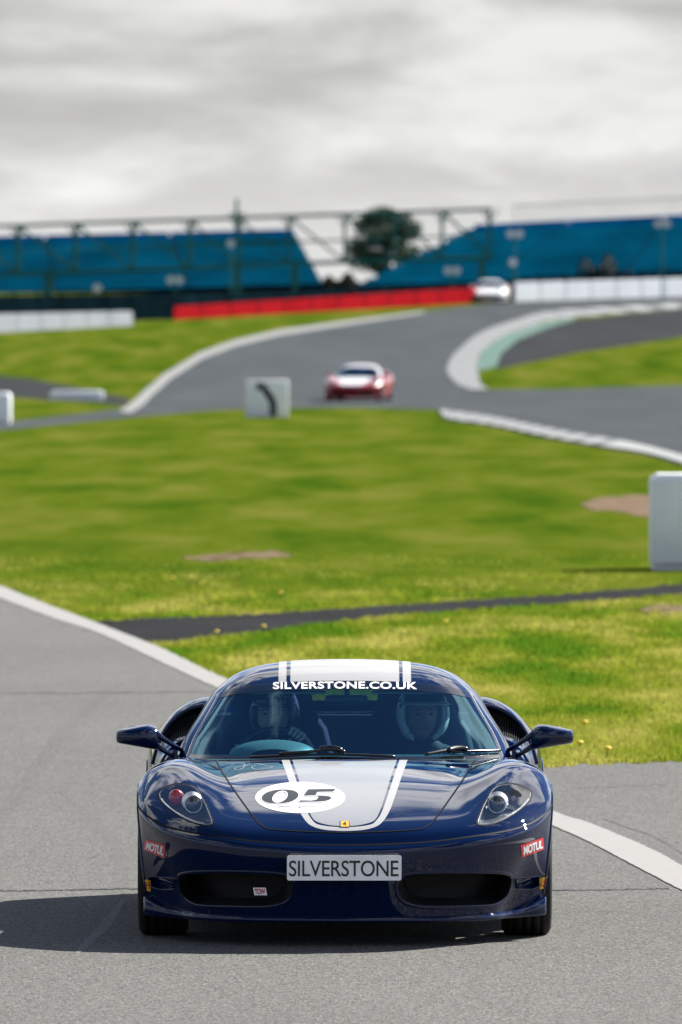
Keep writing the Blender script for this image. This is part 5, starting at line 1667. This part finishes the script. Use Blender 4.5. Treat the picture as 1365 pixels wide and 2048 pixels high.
fence((1029, 603), (1480, 590), 556, 538, 9, 2.0, 'dark screened fence behind the pale wall')

# footbridge: two trusses, deck and towers
DB = 508.0
r = empty('footbridge', (0, DB - CAMD, zg(DB)), label='green steel truss footbridge crossing in front of the stands', cat='footbridge')
zb0 = zg(DB)
def bp(px, py, dy=0.0):
    x_, z_ = XZ(px, py, DB)
    return Vector((x_, dy, z_ - zb0))
topc = lambda px: 452 + (418 - 452) * (px / 985.0)
botc = lambda px: 549 + (513 - 549) * (px / 985.0)
for dy in (0.0, 2.2):
    MB().beam(bp(-120, topc(-120), dy), bp(985, topc(985), dy), .17, .15).build('top_chord', M['steel_green'], r)
    MB().beam(bp(-120, botc(-120), dy), bp(985, botc(985), dy), .20, .20).build('bottom_chord', M['steel_green'], r)
    MB().beam(bp(-120, (topc(-120) + botc(-120)) / 2 + 4, dy), bp(985, (topc(985) + botc(985)) / 2 + 4, dy), .09, .09).build('hand_rail', M['steel_green'], r)
    ps = [-80, 35, 150, 265, 380, 478, 578, 690, 790, 885, 980]
    for i, p in enumerate(ps):
        MB().beam(bp(p, topc(p), dy), bp(p, botc(p), dy), .16).build('truss_post', M['steel_green'], r)
        if i < len(ps) - 1:
            q = ps[i + 1]
            MB().beam(bp(p, topc(p), dy), bp(q, botc(q), dy), .11).build('truss_diagonal', M['steel_green'], r)
for p in (35, 150, 265, 380, 478, 578, 690, 790, 885, 980):
    MB().beam(bp(p, topc(p), 0), bp(p, topc(p), 2.2), .14).build('cross_tie', M['steel_green'], r)
    MB().beam(bp(p - 18, topc(p), 0), bp(p, topc(p) + 26, 0), .08).build('knee_brace', M['steel_green'], r)
    MB().beam(bp(p + 18, topc(p), 0), bp(p, topc(p) + 26, 0), .08).build('knee_brace', M['steel_green'], r)
q0, q1 = bp(-120, botc(-120)), bp(985, botc(985))
MB().add([tuple(q0 + Vector((0, 0, .1))), tuple(q1 + Vector((0, 0, .1))), tuple(q1 + Vector((0, 2.2, .1))), tuple(q0 + Vector((0, 2.2, .1))), tuple(q0 + Vector((0, 0, -.05))), tuple(q1 + Vector((0, 0, -.05))), tuple(q1 + Vector((0, 2.2, -.05))), tuple(q0 + Vector((0, 2.2, -.05)))],
         [(0, 1, 2, 3), (4, 7, 6, 5), (0, 4, 5, 1), (2, 6, 7, 3)]).build('deck', M['stand_dark'], r)
for p in (95, 475, 590, 965):
    for dy in (.1, 2.1):
        a = bp(p, botc(p), dy)
        MB().beam((a.x, a.y, -.3), a, .34).build('tower_leg', M['steel_green'], r)
    a = bp(p, botc(p), .1); MB().beam((a.x, .1, .1), (a.x, 2.1, a.z), .12).build('tower_brace', M['steel_green'], r)

# light posts of the fence above the right stand
M['post_pale'] = pmat('post_pale', (0.22, 0.23, 0.23), 0.5)
DF = 545.0
r = empty('catch_fence', (XZ(1030, 440, DF)[0], DF - CAMD, zg(DF)), label='row of thin pale posts above the right grandstand', cat='fence')
for i in range(24):
    p = 1030 + i * 15.5
    (xa, za), (_, zb_) = XZ(p, 450 - (p - 1030) * .075, DF), XZ(p, 408 - (p - 1030) * .05, DF)
    L0 = r.location
    MB().beam((xa - L0.x, 0, -.2), (xa - L0.x, 0, zb_ - L0.z), .05).build('fence_post', M['post_pale'], r)
a, b_ = XZ(1030, 412, DF), XZ(1390, 394, DF)
MB().beam((a[0] - r.location.x, 0, a[1] - r.location.z), (b_[0] - r.location.x, 0, b_[1] - r.location.z), .05).build('fence_wire', M['post_pale'], r)
# mast behind the left stand
x_, z_ = XZ(474, 398, 560)
r = empty('mast', (x_, 560 - CAMD, zg(560)), label='tall thin mast standing behind the left grandstand', cat='mast')
MB().tube([(0, 0, 0), (0, 0, z_ - zg(560))], [.20, .09], 8).build('mast_pole', M['steel_green'], r)
MB().beam((-.5, 0, z_ - zg(560) - .9), (.5, 0, z_ - zg(560) - .9), .12).build('mast_arm', M['steel_green'], r)
# pale fixtures on poles in front of the stands
M['fixture'] = pmat('fixture_pale', (0.75, 0.77, 0.8), 0.45)
for px_, py_, pair, lb in ((350, 560, 1, 'pair of pale round fixtures on a pole before the left stand'), (195, 576, 0, 'single pale fixture on a pole low at the left stand'), (455, 597, 0, 'pale fixture on a pole just above the red barrier'),
                           (1026, 525, 0, 'pale fixture on a pole above the white car'), (1030, 468, 1, 'pair of pale fixtures high on the right stand edge'), (1325, 447, 1, 'pair of pale fixtures near the top right of the stand'),
                           (905, 541, 1, 'pair of dull fixtures low at the right stand beside the white car'), (462, 487, 0, 'pale fixture high in front of the left stand')):
    Dp = 504
    x_, z_ = XZ(px_, py_, Dp)
    r = empty('pole_fixture', (x_, Dp - CAMD, zg(Dp)), label=lb, cat='fixture')
    h = z_ - zg(Dp)
    MB().tube([(0, 0, -.1), (0, 0, h)], .05, 8).build('fixture_pole', M['steel_green'], r)
    for dx in ((-.22, .24) if pair else (0,)):
        MB().ellipsoid((dx, -.1, h), .21, .16, .21, 14, 8).build('fixture_head', M['fixture'], r, True)
        MB().lathe([(.10, 0), (.20, -.06), (.21, -.16)], (dx, -.16, h), 'y', 16).build('fixture_bell', M['fixture'], r, True)

# ------------------------------------------------------------------ the tree between the stands
def tree(px, py_base, D, h_px, w_px, label, seed):
    rg = np.random.default_rng(seed)
    k = D / FPX
    x_, _ = XZ(px, 0, D)
    r = empty('oak_tree', (x_, D - CAMD, zg(D)), label=label, cat='tree')
    topz = CAMH - (py_base - h_px - HOR) * k - zg(D)
    Wd = w_px * k / 2
    m = MB()
    m.tube([(0, 0, -.3), (.05, 0, topz * .3), (-.05, .05, topz * .55), (.1, 0, topz * .8)], [.30, .24, .15, .05], 10)
    tips = []
    for i in range(9):
        a = rg.uniform(0, 2 * math.pi); z0 = topz * rg.uniform(.3, .7)
        e = np.array([math.cos(a) * Wd * rg.uniform(.5, .85), math.sin(a) * Wd * rg.uniform(.5, .85), z0 + topz * rg.uniform(.08, .25)])
        m.tube([(0, 0, z0), tuple(e * [.5, .5, 1] - [0, 0, (e[2] - z0) * .4]), tuple(e)], [.10, .06, .02], 6); tips.append(e)
    m.build('trunk', pmat('bark', (0.03, 0.024, 0.018), 0.9), r, True)
    clumps = []
    for i in range(70):
        while True:
            q = rg.uniform(-1, 1, 3)
            if np.linalg.norm(q) < 1: break
        wz = 0.5 + 0.5 * q[2]
        c = np.array([q[0] * Wd * (1.12 - .42 * wz), q[1] * Wd * (1.12 - .42 * wz), topz * (.22 + .70 * wz)])
        clumps.append((c, rg.uniform(.35, .75)))
    V, F_ = [], []
    for c, rad in clumps:
        nn = 230
        d = rg.normal(size=(nn, 3)); d /= np.linalg.norm(d, axis=1, keepdims=True); d *= rad * rg.uniform(.4, 1.0, (nn, 1)) ** .5 * [1, 1, .75]
        a = rg.normal(size=(nn, 3)); a /= np.linalg.norm(a, axis=1, keepdims=True)
        b = np.cross(a, rg.normal(size=(nn, 3))); b /= np.linalg.norm(b, axis=1, keepdims=True)
        for i in range(nn):
            p = c + d[i]; s_ = rg.uniform(.06, .12)
            q = len(V)
            V += [tuple(p - a[i] * s_), tuple(p + b[i] * s_ * .6), tuple(p + a[i] * s_), tuple(p - b[i] * s_ * .6)]
            F_.append((q, q + 1, q + 2, q + 3))
    mesh('crown', V, F_, pmat('leaves_dark', (0.020, 0.062, 0.030), 0.7, var=0.5, vscale=1.1), r, False)
tree(772, 570, 556, 162, 168, 'dark green tree between the two blue grandstands', 4)
def bush(px0, px1, pyt, D, label, seed, mat):
    rg = np.random.default_rng(seed)
    k = D / FPX
    x0, z1 = XZ(px0, pyt, D); x1, _ = XZ(px1, pyt, D)
    r = empty('bush', ((x0 + x1) / 2, D - CAMD, zg(D)), label=label, cat='bush')
    h = z1 - zg(D); w_ = (x1 - x0) / 2
    V, F_ = [], []
    for i in range(2600):
        q = rg.uniform(-1, 1, 3)
        if np.linalg.norm(q[:2]) > 1: continue
        p = np.array([q[0] * w_, q[1] * .8, abs(q[2]) * h * (1 - .35 * q[0] ** 2) * (.8 + .2 * math.sin(q[0] * 7))])
        a = rg.normal(size=3); a /= np.linalg.norm(a); b = np.cross(a, rg.normal(size=3)); b /= np.linalg.norm(b)
        s_ = rg.uniform(.07, .14); n = len(V)
        V += [tuple(p - a * s_), tuple(p + b * s_ * .6), tuple(p + a * s_), tuple(p - b * s_ * .6)]; F_.append((n, n + 1, n + 2, n + 3))
    mesh('foliage', V, F_, mat, r, False)
    MB().tube([(0, 0, -.2), (.05, 0, h * .7)], [.08, .03], 6).build('stem', M['stand_dark'], r)
bush(640, 735, 545, 536, 'dull brown bush in the gap between the grandstands', 2, pmat('bush_brown', (0.05, 0.05, 0.032), 0.8, var=.4, vscale=1))
bush(1150, 1262, 505, 526, 'dark bush in front of the right grandstand', 3, pmat('bush_dark', (0.008, 0.026, 0.028), 0.8, var=.4, vscale=1))

# ------------------------------------------------------------------ near grass
asph = np.array([(x, D) for x, D in A])
gsp = np.array(GS + GS2)
def build_turf():
    rg = np.random.default_rng(11)
    V, F_, MI = [], [], []
    bands = [(59.5, 66, 5200), (66, 76, 2400), (76, 84, 1100), (84, 92, 700), (92, 99, 350), (99, 106, 130), (106, 114, 40)]
    vi = []
    allv, allf = [], []
    base = 0
    for d0, d1, dens in bands:
        wmax = 700 * d1 / FPX + .5
        n = int(dens * (d1 - d0) * 2 * wmax)
        x_ = rg.uniform(-wmax, wmax, n); D_ = rg.uniform(d0, d1, n)
        q = np.stack([x_, D_], 1)
        ok = ~inside(asph, q) & ~inside(gsp, q)
        for sp_i in SOILS: ok &= ~(inside(sp_i, q) & (rg.random(n) < .72))
        ok = ok & (np.abs(x_ * FPX / D_) < 720)
        x_, D_ = x_[ok], D_[ok]; n = len(x_)
        # patchy height
        patch_ = 0.5 + 0.5 * np.sin(x_ * 2.1 + 1.3 * np.sin(D_ * .6)) * np.sin(D_ * .45 + 1.7 * np.sin(x_ * .9))
        h = rg.uniform(.018, .05, n) * (0.7 + .8 * patch_) * max(.4, 1 - max(0, d0 - 64) * .016)
        wd = rg.uniform(.004, .009, n) * (1 + (d0 - 60) * .03)
        a = rg.uniform(0, 2 * math.pi, n)
        lean = rg.normal(0, .45, (n, 2)) * h[:, None]
        p = np.stack([x_, D_ - CAMD, np.full(n, -.003)], 1)
        o = np.stack([np.cos(a) * wd, np.sin(a) * wd, np.zeros(n)], 1)
        tip = p + np.stack([lean[:, 0], lean[:, 1], h], 1)
        v = np.stack([p - o, p + o, tip], 1).reshape(-1, 3)
        allv.append(v); allf.append(base + np.arange(3 * n).reshape(-1, 3)); base += 3 * n
    v = np.concatenate(allv); f = np.concatenate(allf)
    me = bpy.data.meshes.new('grass_blades')
    me.vertices.add(len(v)); me.vertices.foreach_set('co', v.ravel())
    me.loops.add(3 * len(f)); me.loops.foreach_set('vertex_index', f.ravel().astype(np.int32))
    me.polygons.add(len(f)); me.polygons.foreach_set('loop_start', np.arange(0, 3 * len(f), 3, dtype=np.int32))
    me.update(calc_edges=True); me.validate()
    me.materials.append(M['blade'])
    o = bpy.data.objects.new('grass_blades', me); col.objects.link(o)
    put(o, label='short green grass growing beside the pit road', cat='grass', kind='stuff')
    print('grass blades', len(f))
def blade_mat():
    m, nt, b, out = mat_nodes('grass_blade')
    N, L = nt.nodes.new, nt.links.new
    tc = N('ShaderNodeTexCoord')
    mp = N('ShaderNodeMapping'); mp.inputs['Scale'].default_value = (1, .22, 1); L(tc.outputs['Object'], mp.inputs[0])
    n1 = N('ShaderNodeTexNoise'); n1.inputs['Scale'].default_value = .9; n1.inputs['Detail'].default_value = 7; L(mp.outputs[0], n1.inputs['Vector'])
    n2 = N('ShaderNodeTexNoise'); n2.inputs['Scale'].default_value = 40; n2.inputs['Detail'].default_value = 2; L(tc.outputs['Object'], n2.inputs['Vector'])
    rp = N('ShaderNodeValToRGB'); e = rp.color_ramp.elements
    e[0].position = .38; e[0].color = (.075, .155, .010, 1); e[1].position = .63; e[1].color = (.32, .305, .068, 1)
    q = e.new(.5); q.color = (.175, .212, .020, 1)
    L(n1.outputs[0], rp.inputs[0])
    mr = N('ShaderNodeMapRange'); mr.inputs[1].default_value = .3; mr.inputs[2].default_value = .7; mr.inputs[3].default_value = .86; mr.inputs[4].default_value = 1.16
    L(n2.outputs[0], mr.inputs[0])
    vm = N('ShaderNodeVectorMath'); vm.operation = 'SCALE'; L(rp.outputs[0], vm.inputs[0]); L(mr.outputs[0], vm.inputs['Scale'])
    df = N('ShaderNodeBsdfDiffuse'); tl = N('ShaderNodeBsdfTranslucent'); mx = N('ShaderNodeMixShader'); mx.inputs[0].default_value = .55
    L(vm.outputs[0], df.inputs[0]); L(vm.outputs[0], tl.inputs[0]); L(df.outputs[0], mx.inputs[1]); L(tl.outputs[0], mx.inputs[2])
    L(mx.outputs[0], out.inputs[0]); nt.nodes.remove(b)
    return m
M['blade'] = blade_mat()
build_turf()
# dandelions
M['petal'] = pmat('petal_yellow', (0.85, 0.62, 0.02), 0.6)
M['stalk'] = pmat('flower_stalk', (0.10, 0.14, 0.02), 0.7)
proto = None
for px_, py_, lb in ((1214, 1524, 'yellow dandelion at the grass edge right of the car'), (1158, 1512, 'yellow dandelion beside the right door mirror'), (526, 1272, 'yellow dandelion just below the dark path'), (560, 1203, 'yellow dandelion above the dark path'),
                     (432, 1283, 'dandelion near the left end of the dark path'), (1168, 1470, 'dandelion in the grass right of the mirror head'), (890, 1262, 'lone dandelion in the grass right above the roof'), (345, 1172, 'dandelion at the left of the mid grass'), (380, 1170, 'second dandelion from the left of the mid grass')):
    x_, D_ = G(px_, py_)
    if proto is None:
        proto = empty('dandelion', (0, 0, 0), cat='flower', group='dandelions in the grass')
        MB().tube([(0, 0, 0), (.004, 0, .05), (.006, 0, .085)], .003, 5).build('stem', M['stalk'], proto)
        MB().ellipsoid((.006, 0, .09), .024, .024, .012, 12, 6).build('flower_head', M['petal'], proto, True)
        c = proto
    else:
        c = copy_tree(proto)
    c['label'] = lb
    c.location = (x_, D_ - CAMD, 0.0)
